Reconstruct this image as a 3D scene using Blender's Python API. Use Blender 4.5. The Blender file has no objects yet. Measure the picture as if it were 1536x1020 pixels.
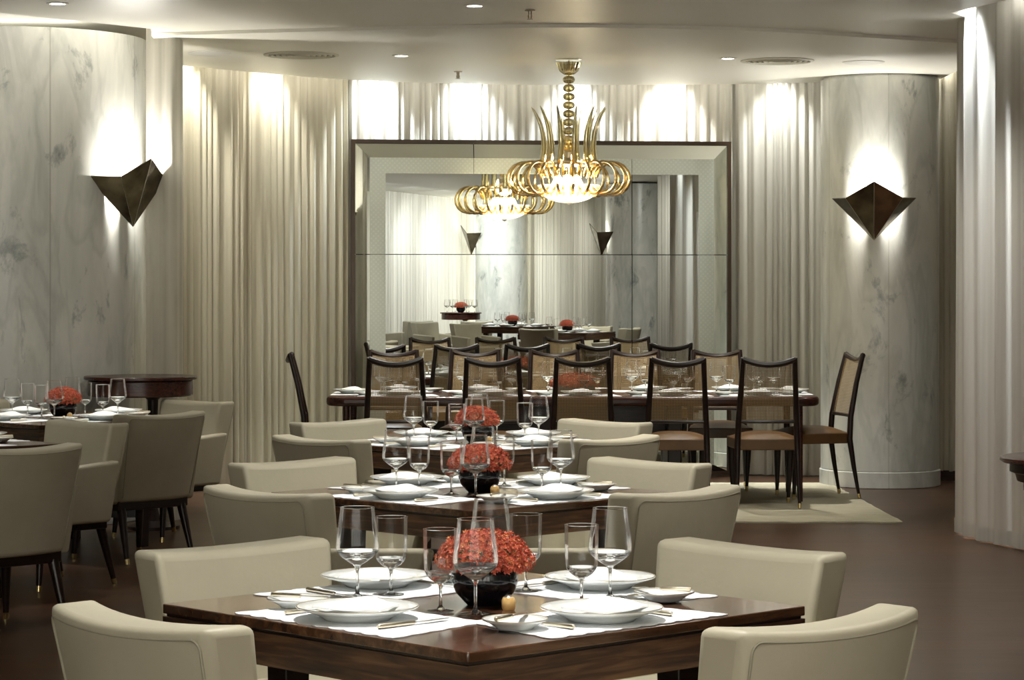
import bpy, math, random
from mathutils import Vector, Matrix
random.seed(7)
PI = math.pi
F = 3697.0; YH = 431.0; HC = 1.51
scene = bpy.context.scene
col = scene.collection

def px2x(px, d): return (px - 768.0) * d / F
def pz(y, d): return HC - (y - YH) * d / F

# ------------------------------------------------------------------ materials
def new_mat(name):
    m = bpy.data.materials.new(name); m.use_nodes = True
    nt = m.node_tree
    for n in list(nt.nodes): nt.nodes.remove(n)
    out = nt.nodes.new('ShaderNodeOutputMaterial')
    return m, nt, out

def N(nt, t, **kw):
    n = nt.nodes.new(t)
    for k, v in kw.items():
        if k.startswith('i_'):
            n.inputs[k[2:].replace('_', ' ')].default_value = v
        else:
            setattr(n, k, v)
    return n

def ramp(nt, stops):
    r = nt.nodes.new('ShaderNodeValToRGB')
    e = r.color_ramp.elements
    while len(e) > 1: e.remove(e[-1])
    e[0].position = stops[0][0]; e[0].color = (*stops[0][1], 1)
    for p, c in stops[1:]:
        k = e.new(p); k.color = (*c, 1)
    return r

def principled(name, color, rough=0.5, metal=0.0, spec=0.5, coat=0.0, trans=0.0, ior=1.45, emis=None, estr=0.0, sheen=0.0):
    m, nt, out = new_mat(name)
    b = N(nt, 'ShaderNodeBsdfPrincipled')
    b.inputs['Base Color'].default_value = (*color, 1)
    b.inputs['Roughness'].default_value = rough
    b.inputs['Metallic'].default_value = metal
    b.inputs['Specular IOR Level'].default_value = spec
    b.inputs['Coat Weight'].default_value = coat
    b.inputs['Coat Roughness'].default_value = 0.08
    b.inputs['Transmission Weight'].default_value = trans
    b.inputs['IOR'].default_value = ior
    b.inputs['Sheen Weight'].default_value = sheen
    if emis:
        b.inputs['Emission Color'].default_value = (*emis, 1)
        b.inputs['Emission Strength'].default_value = estr
    nt.links.new(b.outputs[0], out.inputs[0])
    return m, nt, b

def noise_color(nt, b, scale, stops, vec_scale=(1, 1, 1), rot=(0, 0, 0), detail=6, dist=0.0, rough=0.55, bump=0.0, bscale=None):
    tc = N(nt, 'ShaderNodeTexCoord')
    mp = N(nt, 'ShaderNodeMapping')
    mp.inputs['Scale'].default_value = vec_scale
    mp.inputs['Rotation'].default_value = rot
    nt.links.new(tc.outputs['Object'], mp.inputs['Vector'])
    n = N(nt, 'ShaderNodeTexNoise')
    n.inputs['Scale'].default_value = scale; n.inputs['Detail'].default_value = detail
    n.inputs['Distortion'].default_value = dist; n.inputs['Roughness'].default_value = rough
    nt.links.new(mp.outputs[0], n.inputs['Vector'])
    r = ramp(nt, stops)
    nt.links.new(n.outputs['Fac'], r.inputs[0])
    nt.links.new(r.outputs[0], b.inputs['Base Color'])
    if bump:
        n2 = n
        if bscale:
            n2 = N(nt, 'ShaderNodeTexNoise'); n2.inputs['Scale'].default_value = bscale
            nt.links.new(mp.outputs[0], n2.inputs['Vector'])
        bp = N(nt, 'ShaderNodeBump'); bp.inputs['Strength'].default_value = bump; bp.inputs['Distance'].default_value = 0.01
        nt.links.new(n2.outputs['Fac'], bp.inputs['Height'])
        nt.links.new(bp.outputs[0], b.inputs['Normal'])
    return n, r, mp

M = {}
# cream leather
M['leather'], nt, b = principled('cream_leather', (0.5, 0.48, 0.38), 0.42, spec=0.4)
noise_color(nt, b, 2.5, [(0.3, (0.40, 0.37, 0.275)), (0.7, (0.50, 0.465, 0.35))], bump=0.06, bscale=60)
M['piping'], nt, b = principled('leather_piping', (0.36, 0.335, 0.25), 0.45)
# dark woods
def wood(name, c0, c1, c2, rough, scale=7, vs=(1, 12, 12), coat=0.0):
    m, nt, b = principled(name, c1, rough, coat=coat)
    noise_color(nt, b, scale, [(0.3, c0), (0.5, c1), (0.72, c2)], vec_scale=vs, detail=8, dist=0.6)
    return m
M['dark_wood'] = wood('dark_wood', (0.005, 0.003, 0.002), (0.013, 0.005, 0.0035), (0.024, 0.009, 0.006), 0.32)
M['red_wood'] = wood('red_brown_wood', (0.022, 0.006, 0.004), (0.042, 0.012, 0.008), (0.07, 0.02, 0.012), 0.25)
M['walnut'] = wood('walnut', (0.03, 0.013, 0.006), (0.065, 0.028, 0.013), (0.13, 0.062, 0.03), 0.22, scale=4, vs=(1.2, 9, 9), coat=0.3)
M['walnut_edge'] = wood('walnut_edge', (0.012, 0.005, 0.003), (0.05, 0.02, 0.009), (0.12, 0.06, 0.027), 0.4, scale=3.2, vs=(1.6, 1.6, 22))
M['cane_leather'], nt, b = principled('brown_leather', (0.13, 0.055, 0.022), 0.33, spec=0.5)
noise_color(nt, b, 5, [(0.3, (0.085, 0.043, 0.015)), (0.7, (0.15, 0.078, 0.027))])
M['brass'], _, _ = principled('brass', (0.75, 0.6, 0.3), 0.25, metal=1)
M['steel'], _, _ = principled('steel', (0.7, 0.68, 0.62), 0.2, metal=1)
M['gold'], _, _ = principled('gold_rim', (0.74, 0.67, 0.52), 0.3, metal=1)
M['china'], _, _ = principled('white_china', (0.80, 0.83, 0.81), 0.12, coat=0.3)
M['linen'], nt, b = principled('white_linen', (0.80, 0.82, 0.84), 0.85, spec=0.15)
noise_color(nt, b, 14, [(0.3, (0.76, 0.78, 0.80)), (0.7, (0.84, 0.86, 0.88))], bump=0.25, bscale=24)
M['napkin'], nt, b = principled('napkin_cloth', (0.85, 0.85, 0.83), 0.85, spec=0.15)
M['black_glaze'], _, _ = principled('black_glaze', (0.004, 0.004, 0.006), 0.12)
M['grey_glaze'], _, _ = principled('grey_glaze', (0.05, 0.055, 0.05), 0.35)
M['amber'], _, _ = principled('amber_glass', (0.75, 0.48, 0.18), 0.3)
M['stem_green'], _, _ = principled('stem_green', (0.05, 0.09, 0.03), 0.6)
M['white_paint'], _, _ = principled('white_paint', (0.72, 0.71, 0.65), 0.6)
M['vent_metal'], _, _ = principled('vent_metal', (0.62, 0.60, 0.50), 0.5)
M['sconce'], nt, b = principled('dark_bronze', (0.14, 0.12, 0.08), 0.16, metal=0.9)
noise_color(nt, b, 9, [(0.35, (0.09, 0.075, 0.05)), (0.7, (0.22, 0.19, 0.135))])
M['sconce_bead'], _, _ = principled('beaded_edge', (0.5, 0.46, 0.36), 0.3, metal=1)
M['frame_wood'], _, _ = principled('mirror_frame_wood', (0.045, 0.026, 0.014), 0.35)
M['chrome_dark'], _, _ = principled('sprinkler_metal', (0.35, 0.3, 0.22), 0.3, metal=1)
M['lamp_white'], _, _ = principled('lamp_lens', (1, 1, 1), 0.4, emis=(1.0, 0.97, 0.88), estr=9)
M['cove'], _, _ = principled('cove_tube', (1, 1, 1), 0.4, emis=(1.0, 0.95, 0.86), estr=3.0)
M['chand_bulb'], _, _ = principled('chandelier_bulb', (1, 1, 1), 0.4, emis=(1.0, 0.90, 0.66), estr=7.0)
M['bulb'], _, _ = principled('sconce_bulb', (1, 1, 1), 0.4, emis=(1.0, 0.96, 0.86), estr=14)

# petals with random tint per blossom
M['petal'], nt, b = principled('coral_petals', (0.6, 0.07, 0.03), 0.6)
g = N(nt, 'ShaderNodeNewGeometry')
r = ramp(nt, [(0.0, (0.34, 0.05, 0.03)), (0.5, (0.55, 0.105, 0.052)), (0.85, (0.66, 0.17, 0.075)), (1.0, (0.60, 0.25, 0.08))])
nt.links.new(g.outputs['Random Per Island'], r.inputs[0]); nt.links.new(r.outputs[0], b.inputs['Base Color'])

# thin glass
def thin_glass(name, tint=(0.985, 0.99, 0.985), gl=(1, 1, 1), rough=0.02, base=0.03, boost=1.0, blend=0.35):
    m, nt, out = new_mat(name)
    t = N(nt, 'ShaderNodeBsdfTransparent'); t.inputs[0].default_value = (*tint, 1)
    s = N(nt, 'ShaderNodeBsdfGlossy'); s.inputs['Color'].default_value = (*gl, 1); s.inputs['Roughness'].default_value = rough
    lw = N(nt, 'ShaderNodeLayerWeight'); lw.inputs['Blend'].default_value = blend
    ma = N(nt, 'ShaderNodeMath', operation='MULTIPLY_ADD'); ma.inputs[1].default_value = boost; ma.inputs[2].default_value = base
    ma.use_clamp = True
    nt.links.new(lw.outputs['Fresnel'], ma.inputs[0])
    mx = N(nt, 'ShaderNodeMixShader')
    nt.links.new(ma.outputs[0], mx.inputs[0]); nt.links.new(t.outputs[0], mx.inputs[1]); nt.links.new(s.outputs[0], mx.inputs[2])
    nt.links.new(mx.outputs[0], out.inputs[0])
    return m
M['glass'] = thin_glass('thin_glass', tint=(0.992,0.995,0.992), boost=0.75, base=0.01, blend=0.2)
M['glass_thick'], _, _ = principled('solid_glass', (0.96, 0.98, 0.97), 0.03, trans=1.0, ior=1.45)
M['amber_glass'] = thin_glass('amber_tubing', tint=(0.97, 0.88, 0.62), gl=(1.0, 0.86, 0.55), rough=0.12, base=0.25, boost=0.8, blend=0.5)
M['smoke_glass'] = thin_glass('gold_blown_glass', tint=(0.74, 0.68, 0.45), gl=(0.95, 0.87, 0.60), rough=0.16, base=0.36, boost=1.0, blend=0.45)

# dome emits
m, nt, out = new_mat('lit_glass_dome')
em = N(nt, 'ShaderNodeEmission'); em.inputs['Color'].default_value = (1.0, 0.84, 0.52, 1); em.inputs['Strength'].default_value = 1.0
gl = N(nt, 'ShaderNodeBsdfTransparent'); gl.inputs[0].default_value = (1.0, 0.95, 0.85, 1)
mx = N(nt, 'ShaderNodeMixShader'); mx.inputs[0].default_value = 0.25
nt.links.new(em.outputs[0], mx.inputs[1]); nt.links.new(gl.outputs[0], mx.inputs[2]); nt.links.new(mx.outputs[0], out.inputs[0])
M['dome'] = m

# marble
def marble(name, seam_angles):
    m, nt, b = principled(name, (0.6, 0.6, 0.56), 0.28, spec=0.45)
    tc = N(nt, 'ShaderNodeTexCoord')
    mp = N(nt, 'ShaderNodeMapping'); mp.inputs['Rotation'].default_value = (0.45, 0.6, 0.3); mp.inputs['Scale'].default_value = (2.8, 2.8, 0.8)
    nt.links.new(tc.outputs['Object'], mp.inputs['Vector'])
    n1 = N(nt, 'ShaderNodeTexNoise'); n1.inputs['Scale'].default_value = 0.9; n1.inputs['Detail'].default_value = 10; n1.inputs['Roughness'].default_value = 0.66; n1.inputs['Distortion'].default_value = 0.5
    nt.links.new(mp.outputs[0], n1.inputs['Vector'])
    base = ramp(nt, [(0.3, (0.46, 0.48, 0.455)), (0.45, (0.59, 0.60, 0.56)), (0.68, (0.74, 0.735, 0.68))])
    nt.links.new(n1.outputs['Fac'], base.inputs[0])
    # fine diagonal veins
    n2 = N(nt, 'ShaderNodeTexNoise'); n2.inputs['Scale'].default_value = 1.7; n2.inputs['Detail'].default_value = 9; n2.inputs['Distortion'].default_value = 0.7
    nt.links.new(mp.outputs[0], n2.inputs['Vector'])
    v = ramp(nt, [(0.42, (1, 1, 1)), (0.485, (0.87, 0.88, 0.875)), (0.505, (0.87, 0.88, 0.875)), (0.56, (1, 1, 1))])
    nt.links.new(n2.outputs['Fac'], v.inputs[0])
    # sparse dark blotches
    n3 = N(nt, 'ShaderNodeTexNoise'); n3.inputs['Scale'].default_value = 1.9; n3.inputs['Detail'].default_value = 10; n3.inputs['Roughness'].default_value = 0.68; n3.inputs['Distortion'].default_value = 0.4
    mp3 = N(nt, 'ShaderNodeMapping'); mp3.inputs['Scale'].default_value = (2.0, 2.0, 1.0); mp3.inputs['Rotation'].default_value = (0.3, 0.45, 0)
    nt.links.new(tc.outputs['Object'], mp3.inputs['Vector']); nt.links.new(mp3.outputs[0], n3.inputs['Vector'])
    d = ramp(nt, [(0.57, (1, 1, 1)), (0.62, (0.68, 0.70, 0.71)), (0.69, (0.38, 0.40, 0.42))])
    nt.links.new(n3.outputs['Fac'], d.inputs[0])
    m1 = N(nt, 'ShaderNodeMix', data_type='RGBA', blend_type='MULTIPLY'); m1.inputs[0].default_value = 1
    nt.links.new(base.outputs[0], m1.inputs[6]); nt.links.new(v.outputs[0], m1.inputs[7])
    m2 = N(nt, 'ShaderNodeMix', data_type='RGBA', blend_type='MULTIPLY'); m2.inputs[0].default_value = 1
    nt.links.new(m1.outputs[2], m2.inputs[6]); nt.links.new(d.outputs[0], m2.inputs[7])
    # slab joints
    sp = N(nt, 'ShaderNodeSeparateXYZ'); nt.links.new(tc.outputs['Object'], sp.inputs[0])
    at = N(nt, 'ShaderNodeMath', operation='ARCTAN2'); nt.links.new(sp.outputs[1], at.inputs[0]); nt.links.new(sp.outputs[0], at.inputs[1])
    last = m2.outputs[2]
    for a in seam_angles:
        s = N(nt, 'ShaderNodeMath', operation='SUBTRACT'); s.inputs[1].default_value = a; nt.links.new(at.outputs[0], s.inputs[0])
        ab = N(nt, 'ShaderNodeMath', operation='ABSOLUTE'); nt.links.new(s.outputs[0], ab.inputs[0])
        lt = N(nt, 'ShaderNodeMath', operation='LESS_THAN'); lt.inputs[1].default_value = 0.0055; nt.links.new(ab.outputs[0], lt.inputs[0])
        mm = N(nt, 'ShaderNodeMix', data_type='RGBA', blend_type='MIX'); mm.inputs[7].default_value = (0.33, 0.32, 0.28, 1)
        sc = N(nt, 'ShaderNodeMath', operation='MULTIPLY'); sc.inputs[1].default_value = 0.6; nt.links.new(lt.outputs[0], sc.inputs[0])
        nt.links.new(sc.outputs[0], mm.inputs[0]); nt.links.new(last, mm.inputs[6]); last = mm.outputs[2]
    nt.links.new(last, b.inputs['Base Color'])
    return m
M['marble'] = marble('veined_marble', [-PI/2, -PI/2 + 1.15, -PI/2 - 1.15])
M['marble_large'] = marble('veined_marble_large', [-PI/2 + 0.49, -PI/2 + 1.3, -PI/2 - 0.3])

# curtain fabric
def fabric(name, ca, cb, transl=0.42):
    m, nt, out = new_mat(name)
    tc = N(nt, 'ShaderNodeTexCoord')
    mp = N(nt, 'ShaderNodeMapping'); mp.inputs['Scale'].default_value = (9, 9, 0.12)
    nt.links.new(tc.outputs['Object'], mp.inputs['Vector'])
    n = N(nt, 'ShaderNodeTexNoise'); n.inputs['Scale'].default_value = 1.6; n.inputs['Detail'].default_value = 5
    nt.links.new(mp.outputs[0], n.inputs['Vector'])
    r = ramp(nt, [(0.33, ca), (0.66, cb)]); nt.links.new(n.outputs['Fac'], r.inputs[0])
    mp2 = N(nt, 'ShaderNodeMapping'); mp2.inputs['Scale'].default_value = (6, 6, 110)
    nt.links.new(tc.outputs['Object'], mp2.inputs['Vector'])
    n2 = N(nt, 'ShaderNodeTexNoise'); n2.inputs['Scale'].default_value = 1.0; n2.inputs['Detail'].default_value = 2
    nt.links.new(mp2.outputs[0], n2.inputs['Vector'])
    bp = N(nt, 'ShaderNodeBump'); bp.inputs['Strength'].default_value = 0.15; bp.inputs['Distance'].default_value = 0.004
    nt.links.new(n2.outputs['Fac'], bp.inputs['Height'])
    d = N(nt, 'ShaderNodeBsdfDiffuse'); t = N(nt, 'ShaderNodeBsdfTranslucent')
    nt.links.new(r.outputs[0], d.inputs[0]); nt.links.new(r.outputs[0], t.inputs[0])
    nt.links.new(bp.outputs[0], d.inputs['Normal'])
    mx = N(nt, 'ShaderNodeMixShader'); mx.inputs[0].default_value = transl
    nt.links.new(d.outputs[0], mx.inputs[1]); nt.links.new(t.outputs[0], mx.inputs[2]); nt.links.new(mx.outputs[0], out.inputs[0])
    return m
M['curtain'] = fabric('sheer_curtain', (0.56, 0.54, 0.48), (0.72, 0.70, 0.63))
M['curtain_warm'] = fabric('warm_sheer_curtain', (0.54, 0.50, 0.39), (0.72, 0.68, 0.56))
M['curtain_pale'] = fabric('pale_sheer_curtain', (0.60, 0.59, 0.54), (0.74, 0.73, 0.68))

# floor
M['floor'], nt, b = principled('dark_parquet', (0.05, 0.03, 0.02), 0.30, spec=0.5)
tc = N(nt, 'ShaderNodeTexCoord')
br = N(nt, 'ShaderNodeTexBrick'); br.inputs['Scale'].default_value = 1.0
br.inputs['Brick Width'].default_value = 1.1; br.inputs['Row Height'].default_value = 0.13; br.inputs['Mortar Size'].default_value = 0.0015
br.inputs['Color1'].default_value = (0.074, 0.036, 0.017, 1); br.inputs['Color2'].default_value = (0.050, 0.022, 0.011, 1); br.inputs['Mortar'].default_value = (0.025, 0.014, 0.01, 1)
nt.links.new(tc.outputs['Object'], br.inputs['Vector'])
mp = N(nt, 'ShaderNodeMapping'); mp.inputs['Scale'].default_value = (1.5, 14, 1); nt.links.new(tc.outputs['Object'], mp.inputs['Vector'])
n = N(nt, 'ShaderNodeTexNoise'); n.inputs['Scale'].default_value = 2; n.inputs['Detail'].default_value = 6; nt.links.new(mp.outputs[0], n.inputs['Vector'])
r = ramp(nt, [(0.3, (0.7, 0.7, 0.7)), (0.7, (1.25, 1.2, 1.15))]); nt.links.new(n.outputs['Fac'], r.inputs[0])
mm = N(nt, 'ShaderNodeMix', data_type='RGBA', blend_type='MULTIPLY'); mm.inputs[0].default_value = 1
nt.links.new(br.outputs['Color'], mm.inputs[6]); nt.links.new(r.outputs[0], mm.inputs[7]); nt.links.new(mm.outputs[2], b.inputs['Base Color'])
# ceiling
M['ceiling'], nt, b = principled('ceiling_plaster', (0.80, 0.78, 0.70), 0.42, spec=0.35)
# rug
M['rug'], nt, b = principled('woven_rug', (0.4, 0.37, 0.27), 0.9, spec=0.1)
noise_color(nt, b, 1, [(0.3, (0.34, 0.31, 0.22)), (0.7, (0.46, 0.43, 0.33))], vec_scale=(6, 60, 1), bump=0.4, bscale=3)
# mirror
M['mirror'], _, _ = principled('mirror_silver', (0.80, 0.83, 0.80), 0.0, metal=1)
M['mirror_bevel'], _, _ = principled('mirror_bevel', (0.72, 0.75, 0.70), 0.015, metal=1)
M['brick'], nt, b = principled('brick', (0.2, 0.1, 0.07), 0.8)
# etched border: dots pattern
def etched(name, vertical):
    m, nt, out = new_mat(name)
    tc = N(nt, 'ShaderNodeTexCoord')
    sp = N(nt, 'ShaderNodeSeparateXYZ'); nt.links.new(tc.outputs['Object'], sp.inputs[0])
    vals = []
    for ch, fr in ((0, 170), (2, 170)):
        a = N(nt, 'ShaderNodeMath', operation='MULTIPLY'); a.inputs[1].default_value = fr; nt.links.new(sp.outputs[ch], a.inputs[0])
        s = N(nt, 'ShaderNodeMath', operation='SINE'); nt.links.new(a.outputs[0], s.inputs[0]); vals.append(s)
    mu = N(nt, 'ShaderNodeMath', operation='MULTIPLY'); nt.links.new(vals[0].outputs[0], mu.inputs[0]); nt.links.new(vals[1].outputs[0], mu.inputs[1])
    r = ramp(nt, [(0.1, (0.50, 0.54, 0.49)), (0.7, (0.56, 0.60, 0.54))]); nt.links.new(mu.outputs[0], r.inputs[0])
    b = N(nt, 'ShaderNodeBsdfPrincipled'); b.inputs['Metallic'].default_value = 0.35; b.inputs['Roughness'].default_value = 0.35
    nt.links.new(r.outputs[0], b.inputs['Base Color']); nt.links.new(b.outputs[0], out.inputs[0])
    return m
M['etched'] = etched('etched_mirror_border', True)
# cane webbing: real holes
m, nt, out = new_mat('woven_cane')
tc = N(nt, 'ShaderNodeTexCoord'); sp = N(nt, 'ShaderNodeSeparateXYZ'); nt.links.new(tc.outputs['Object'], sp.inputs[0])
fr = []
for ch in (0, 2):
    a = N(nt, 'ShaderNodeMath', operation='MULTIPLY'); a.inputs[1].default_value = 1 / 0.0105; nt.links.new(sp.outputs[ch], a.inputs[0])
    f = N(nt, 'ShaderNodeMath', operation='FRACT'); nt.links.new(a.outputs[0], f.inputs[0])
    l = N(nt, 'ShaderNodeMath', operation='LESS_THAN'); l.inputs[1].default_value = 0.36; nt.links.new(f.outputs[0], l.inputs[0]); fr.append(l)
mxv = N(nt, 'ShaderNodeMath', operation='MAXIMUM'); nt.links.new(fr[0].outputs[0], mxv.inputs[0]); nt.links.new(fr[1].outputs[0], mxv.inputs[1])
bs = N(nt, 'ShaderNodeBsdfPrincipled'); bs.inputs['Base Color'].default_value = (0.28, 0.19, 0.09, 1); bs.inputs['Roughness'].default_value = 0.5
tr = N(nt, 'ShaderNodeBsdfTransparent'); mx = N(nt, 'ShaderNodeMixShader')
nt.links.new(mxv.outputs[0], mx.inputs[0]); nt.links.new(tr.outputs[0], mx.inputs[1]); nt.links.new(bs.outputs[0], mx.inputs[2]); nt.links.new(mx.outputs[0], out.inputs[0])
M['cane'] = m

# ------------------------------------------------------------------ mesh helpers
class MB:
    def __init__(s): s.v = []; s.f = []
    def add(s, vs, fs, mat=None):
        k = len(s.v)
        for p in vs:
            p = Vector(p)
            s.v.append(tuple(mat @ p) if mat else tuple(p))
        s.f += [tuple(i + k for i in f) for f in fs]
    def box(s, c, d, mat=None, taper=1.0):
        x, y, z = d[0]/2, d[1]/2, d[2]/2
        t = taper
        vs = [(-x*t, -y*t, -z), (x*t, -y*t, -z), (x*t, y*t, -z), (-x*t, y*t, -z), (-x, -y, z), (x, -y, z), (x, y, z), (-x, y, z)]
        vs = [(a+c[0], b+c[1], e+c[2]) for a, b, e in vs]
        s.add(vs, [(0, 3, 2, 1), (4, 5, 6, 7), (0, 1, 5, 4), (1, 2, 6, 5), (2, 3, 7, 6), (3, 0, 4, 7)], mat)
    def lathe(s, prof, n=32, c=(0, 0, 0), mat=None, close=False):
        vs = []; fs = []
        m = len(prof)
        for r, z in prof:
            for i in range(n):
                a = 2*PI*i/n
                vs.append((c[0]+r*math.cos(a), c[1]+r*math.sin(a), c[2]+z))
        for j in range(m-1):
            for i in range(n):
                i2 = (i+1) % n
                fs.append((j*n+i, j*n+i2, (j+1)*n+i2, (j+1)*n+i))
        if close:
            fs.append(tuple(range(n))[::-1]); fs.append(tuple((m-1)*n+i for i in range(n)))
        s.add(vs, fs, mat)
    def tube(s, pts, rad, n=8, closed=False, sx=1.0):
        pts = [Vector(p) for p in pts]; m = len(pts)
        if not hasattr(rad, '__len__'): rad = [rad]*m
        vs = []; fs = []
        prev = None
        for k, p in enumerate(pts):
            if closed: t = (pts[(k+1) % m] - pts[k-1])
            else: t = (pts[min(k+1, m-1)] - pts[max(k-1, 0)])
            t.normalize()
            if prev is None:
                up = Vector((0, 0, 1)) if abs(t.z) < 0.9 else Vector((0, 1, 0))
                nn = t.cross(up).normalized()
            else:
                nn = (prev - t*prev.dot(t)).normalized()
            prev = nn; bb = t.cross(nn)
            for i in range(n):
                a = 2*PI*i/n
                vs.append(p + (nn*math.cos(a)*sx + bb*math.sin(a))*rad[k])
        rng = m if closed else m-1
        for k in range(rng):
            k2 = (k+1) % m
            for i in range(n):
                i2 = (i+1) % n
                fs.append((k*n+i, k*n+i2, k2*n+i2, k2*n+i))
        if not closed:
            fs.append(tuple(range(n))[::-1]); fs.append(tuple((m-1)*n+i for i in range(n)))
        s.add(vs, fs)
    def prism(s, poly, z0, z1):
        n = len(poly)
        vs = [(x, y, z0) for x, y in poly] + [(x, y, z1) for x, y in poly]
        fs = [tuple(range(n))[::-1], tuple(range(n, 2*n))]
        for i in range(n):
            j = (i+1) % n
            fs.append((i, j, n+j, n+i))
        s.add(vs, fs)
    def build(s, name, mat, parent=None, loc=None, smooth=True, bevel=0, seg=3, angle=40, rotz=None, subsurf=0):
        me = bpy.data.meshes.new(name)
        me.from_pydata([tuple(v) for v in s.v], [], s.f); me.update()
        import bmesh
        bm = bmesh.new(); bm.from_mesh(me); bmesh.ops.recalc_face_normals(bm, faces=bm.faces); bm.to_mesh(me); bm.free()
        me.materials.append(mat)
        o = bpy.data.objects.new(name, me); col.objects.link(o)
        if parent: o.parent = parent
        if loc: o.location = loc
        if rotz is not None: o.rotation_euler[2] = rotz
        if bevel:
            bv = o.modifiers.new('bevel', 'BEVEL'); bv.width = bevel; bv.segments = seg; bv.limit_method = 'ANGLE'; bv.angle_limit = math.radians(35)
            bv.harden_normals = False
        if subsurf:
            ss = o.modifiers.new('sub', 'SUBSURF'); ss.levels = subsurf; ss.render_levels = subsurf
        if smooth:
            me.polygons.foreach_set('use_smooth', [True]*len(me.polygons))
            if not subsurf:
                try: me.set_sharp_from_angle(angle=math.radians(angle))
                except Exception: pass
        return o

def tag(o, label=None, cat=None, group=None, kind=None):
    if label: o['label'] = label
    if cat: o['category'] = cat
    if group: o['group'] = group
    if kind: o['kind'] = kind
    return o
def empty(name, loc=(0, 0, 0), rz=0):
    o = bpy.data.objects.new(name, None); col.objects.link(o); o.empty_display_size = 0.1
    o.location = loc; o.rotation_euler[2] = rz
    return o
def dup(o, loc=None, rz=None, label=None, group=None, parent=None):
    c = o.copy(); col.objects.link(c)
    if parent: c.parent = parent
    if loc is not None: c.location = loc
    if rz is not None: c.rotation_euler[2] = rz
    if label: c['label'] = label
    if group: c['group'] = group
    for ch in CH.get(o.name, ()) or [k for k in o.children]:
        dup(ch, parent=c)
    return c
CH = {}
class Proto:
    """first call uses the prototype itself, later calls copy it"""
    def __init__(s, o): s.o = o; s.used = False
    def __call__(s, loc, rz, label, group=None):
        if not s.used:
            s.used = True; o = s.o; o.location = loc; o.rotation_euler[2] = rz; o['label'] = label
            if group: o['group'] = group
            return o
        return dup(s.o, loc, rz, label, group)

def rect_poly(x0, x1, y0, y1, r=0.0, n=6):
    if r <= 0: return [(x0, y0), (x1, y0), (x1, y1), (x0, y1)]
    out = []
    for cx, cy, a0 in ((x1-r, y0+r, -PI/2), (x1-r, y1-r, 0), (x0+r, y1-r, PI/2), (x0+r, y0+r, PI)):
        for i in range(n+1):
            a = a0 + PI/2*i/n
            out.append((cx+r*math.cos(a), cy+r*math.sin(a)))
    return out

# ------------------------------------------------------------------ setting
CZ = 3.136
f = MB(); f.add([(-9, -7, 0), (9, -7, 0), (9, 22, 0), (-9, 22, 0), (-9, -7, -0.1), (9, -7, -0.1), (9, 22, -0.1), (-9, 22, -0.1)],
                [(0, 1, 2, 3), (7, 6, 5, 4), (0, 4, 5, 1), (1, 5, 6, 2), (2, 6, 7, 3), (3, 7, 4, 0)])
tag(f.build('floor', M['floor'], smooth=False), kind='structure')

def interp(pts, n):
    """Catmull-Rom resample of 2-D pts"""
    P = [Vector((*p, 0)) for p in pts]
    P = [P[0]*2-P[1]] + P + [P[-1]*2-P[-2]]
    out = []
    for i in range(1, len(P)-2):
        for k in range(n):
            t = k/n
            a, b_, c, d = P[i-1], P[i], P[i+1], P[i+2]
            q = 0.5*((2*b_) + (c-a)*t + (2*a-5*b_+4*c-d)*t*t + (3*b_-a-3*c+d)*t**3)
            out.append((q.x, q.y))
    out.append((P[-2].x, P[-2].y))
    return out

arc1 = interp([(-2.3, 15.72), (-0.70, 15.33), (0.46, 15.22), (1.5, 15.42), (2.23, 15.80), (2.95, 16.2)], 8)
arc2 = interp([(-2.44, 17.75), (-1.84, 18.49), (-1.25, 19.05), (-0.36, 19.42), (0.54, 19.52), (1.75, 19.46), (2.41, 19.27), (3.3, 18.98)], 8)
near = [(-9, -7), (9, -7), (9, 9), (3.9, 9.5), (3.15, 12.6), (2.80, 13.95), (2.60, 14.60), (2.95, 15.2)] + arc1[::-1] + [(-2.13, 15.66), (-3.03, 14.6), (-4.2, 13.6), (-9, 12)]
c = MB(); c.prism(near, CZ, CZ+0.09)
tag(c.build('ceiling', M['ceiling'], smooth=False), kind='structure')
far = arc1 + [(3.3, 16.2)] + arc2[::-1]
c = MB(); c.prism(far, CZ-0.022, CZ+0.09)
tag(c.build('ceiling', M['ceiling'], smooth=False), kind='structure')
c = MB(); c.box((0, 7.5, 3.62), (18, 29, 0.1))
tag(c.build('ceiling', M['ceiling'], smooth=False), kind='structure')
c = MB(); c.box((-3.6, 15.6, CZ+0.165), (3.0, 4.2, 0.03))
tag(c.build('ceiling', M['ceiling'], smooth=False), kind='structure')
# walls behind the curtains
w = MB(); w.box((0, 21.3, 1.8), (18, 0.1, 3.7)); tag(w.build('wall_back', M['white_paint'], smooth=False), kind='structure')
w = MB(); w.box((-7.5, 7.5, 1.8), (0.1, 28, 3.7)); tag(w.build('wall_left', M['white_paint'], smooth=False), kind='structure')
w = MB(); w.box((8.0, 7.5, 1.8), (0.1, 28, 3.7)); tag(w.build('wall_right', M['white_paint'], smooth=False), kind='structure')
w = MB()
w.box((0, -6.5, 0.2), (16, 0.14, 0.4)); w.box((0, -6.5, 3.45), (16, 0.14, 0.4))
for k in range(6): w.box((-7.5+3*k, -6.5, 1.8), (0.35, 0.14, 2.9))
tag(w.build('wall_front', M['white_paint'], smooth=False), kind='structure')
for k in range(5):
    w = MB(); cx_ = -6+3*k
    for dx in (-1.3, -0.65, 0, 0.65, 1.3): w.box((cx_+dx, -6.5, 1.825), (0.05, 0.06, 2.85))
    for z_ in (0.43, 1.35, 2.3, 3.22): w.box((cx_, -6.5, z_), (2.65, 0.05, 0.05))
    tag(w.build('window_%d' % (k+1), M['white_paint'], smooth=False), kind='structure')
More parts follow.
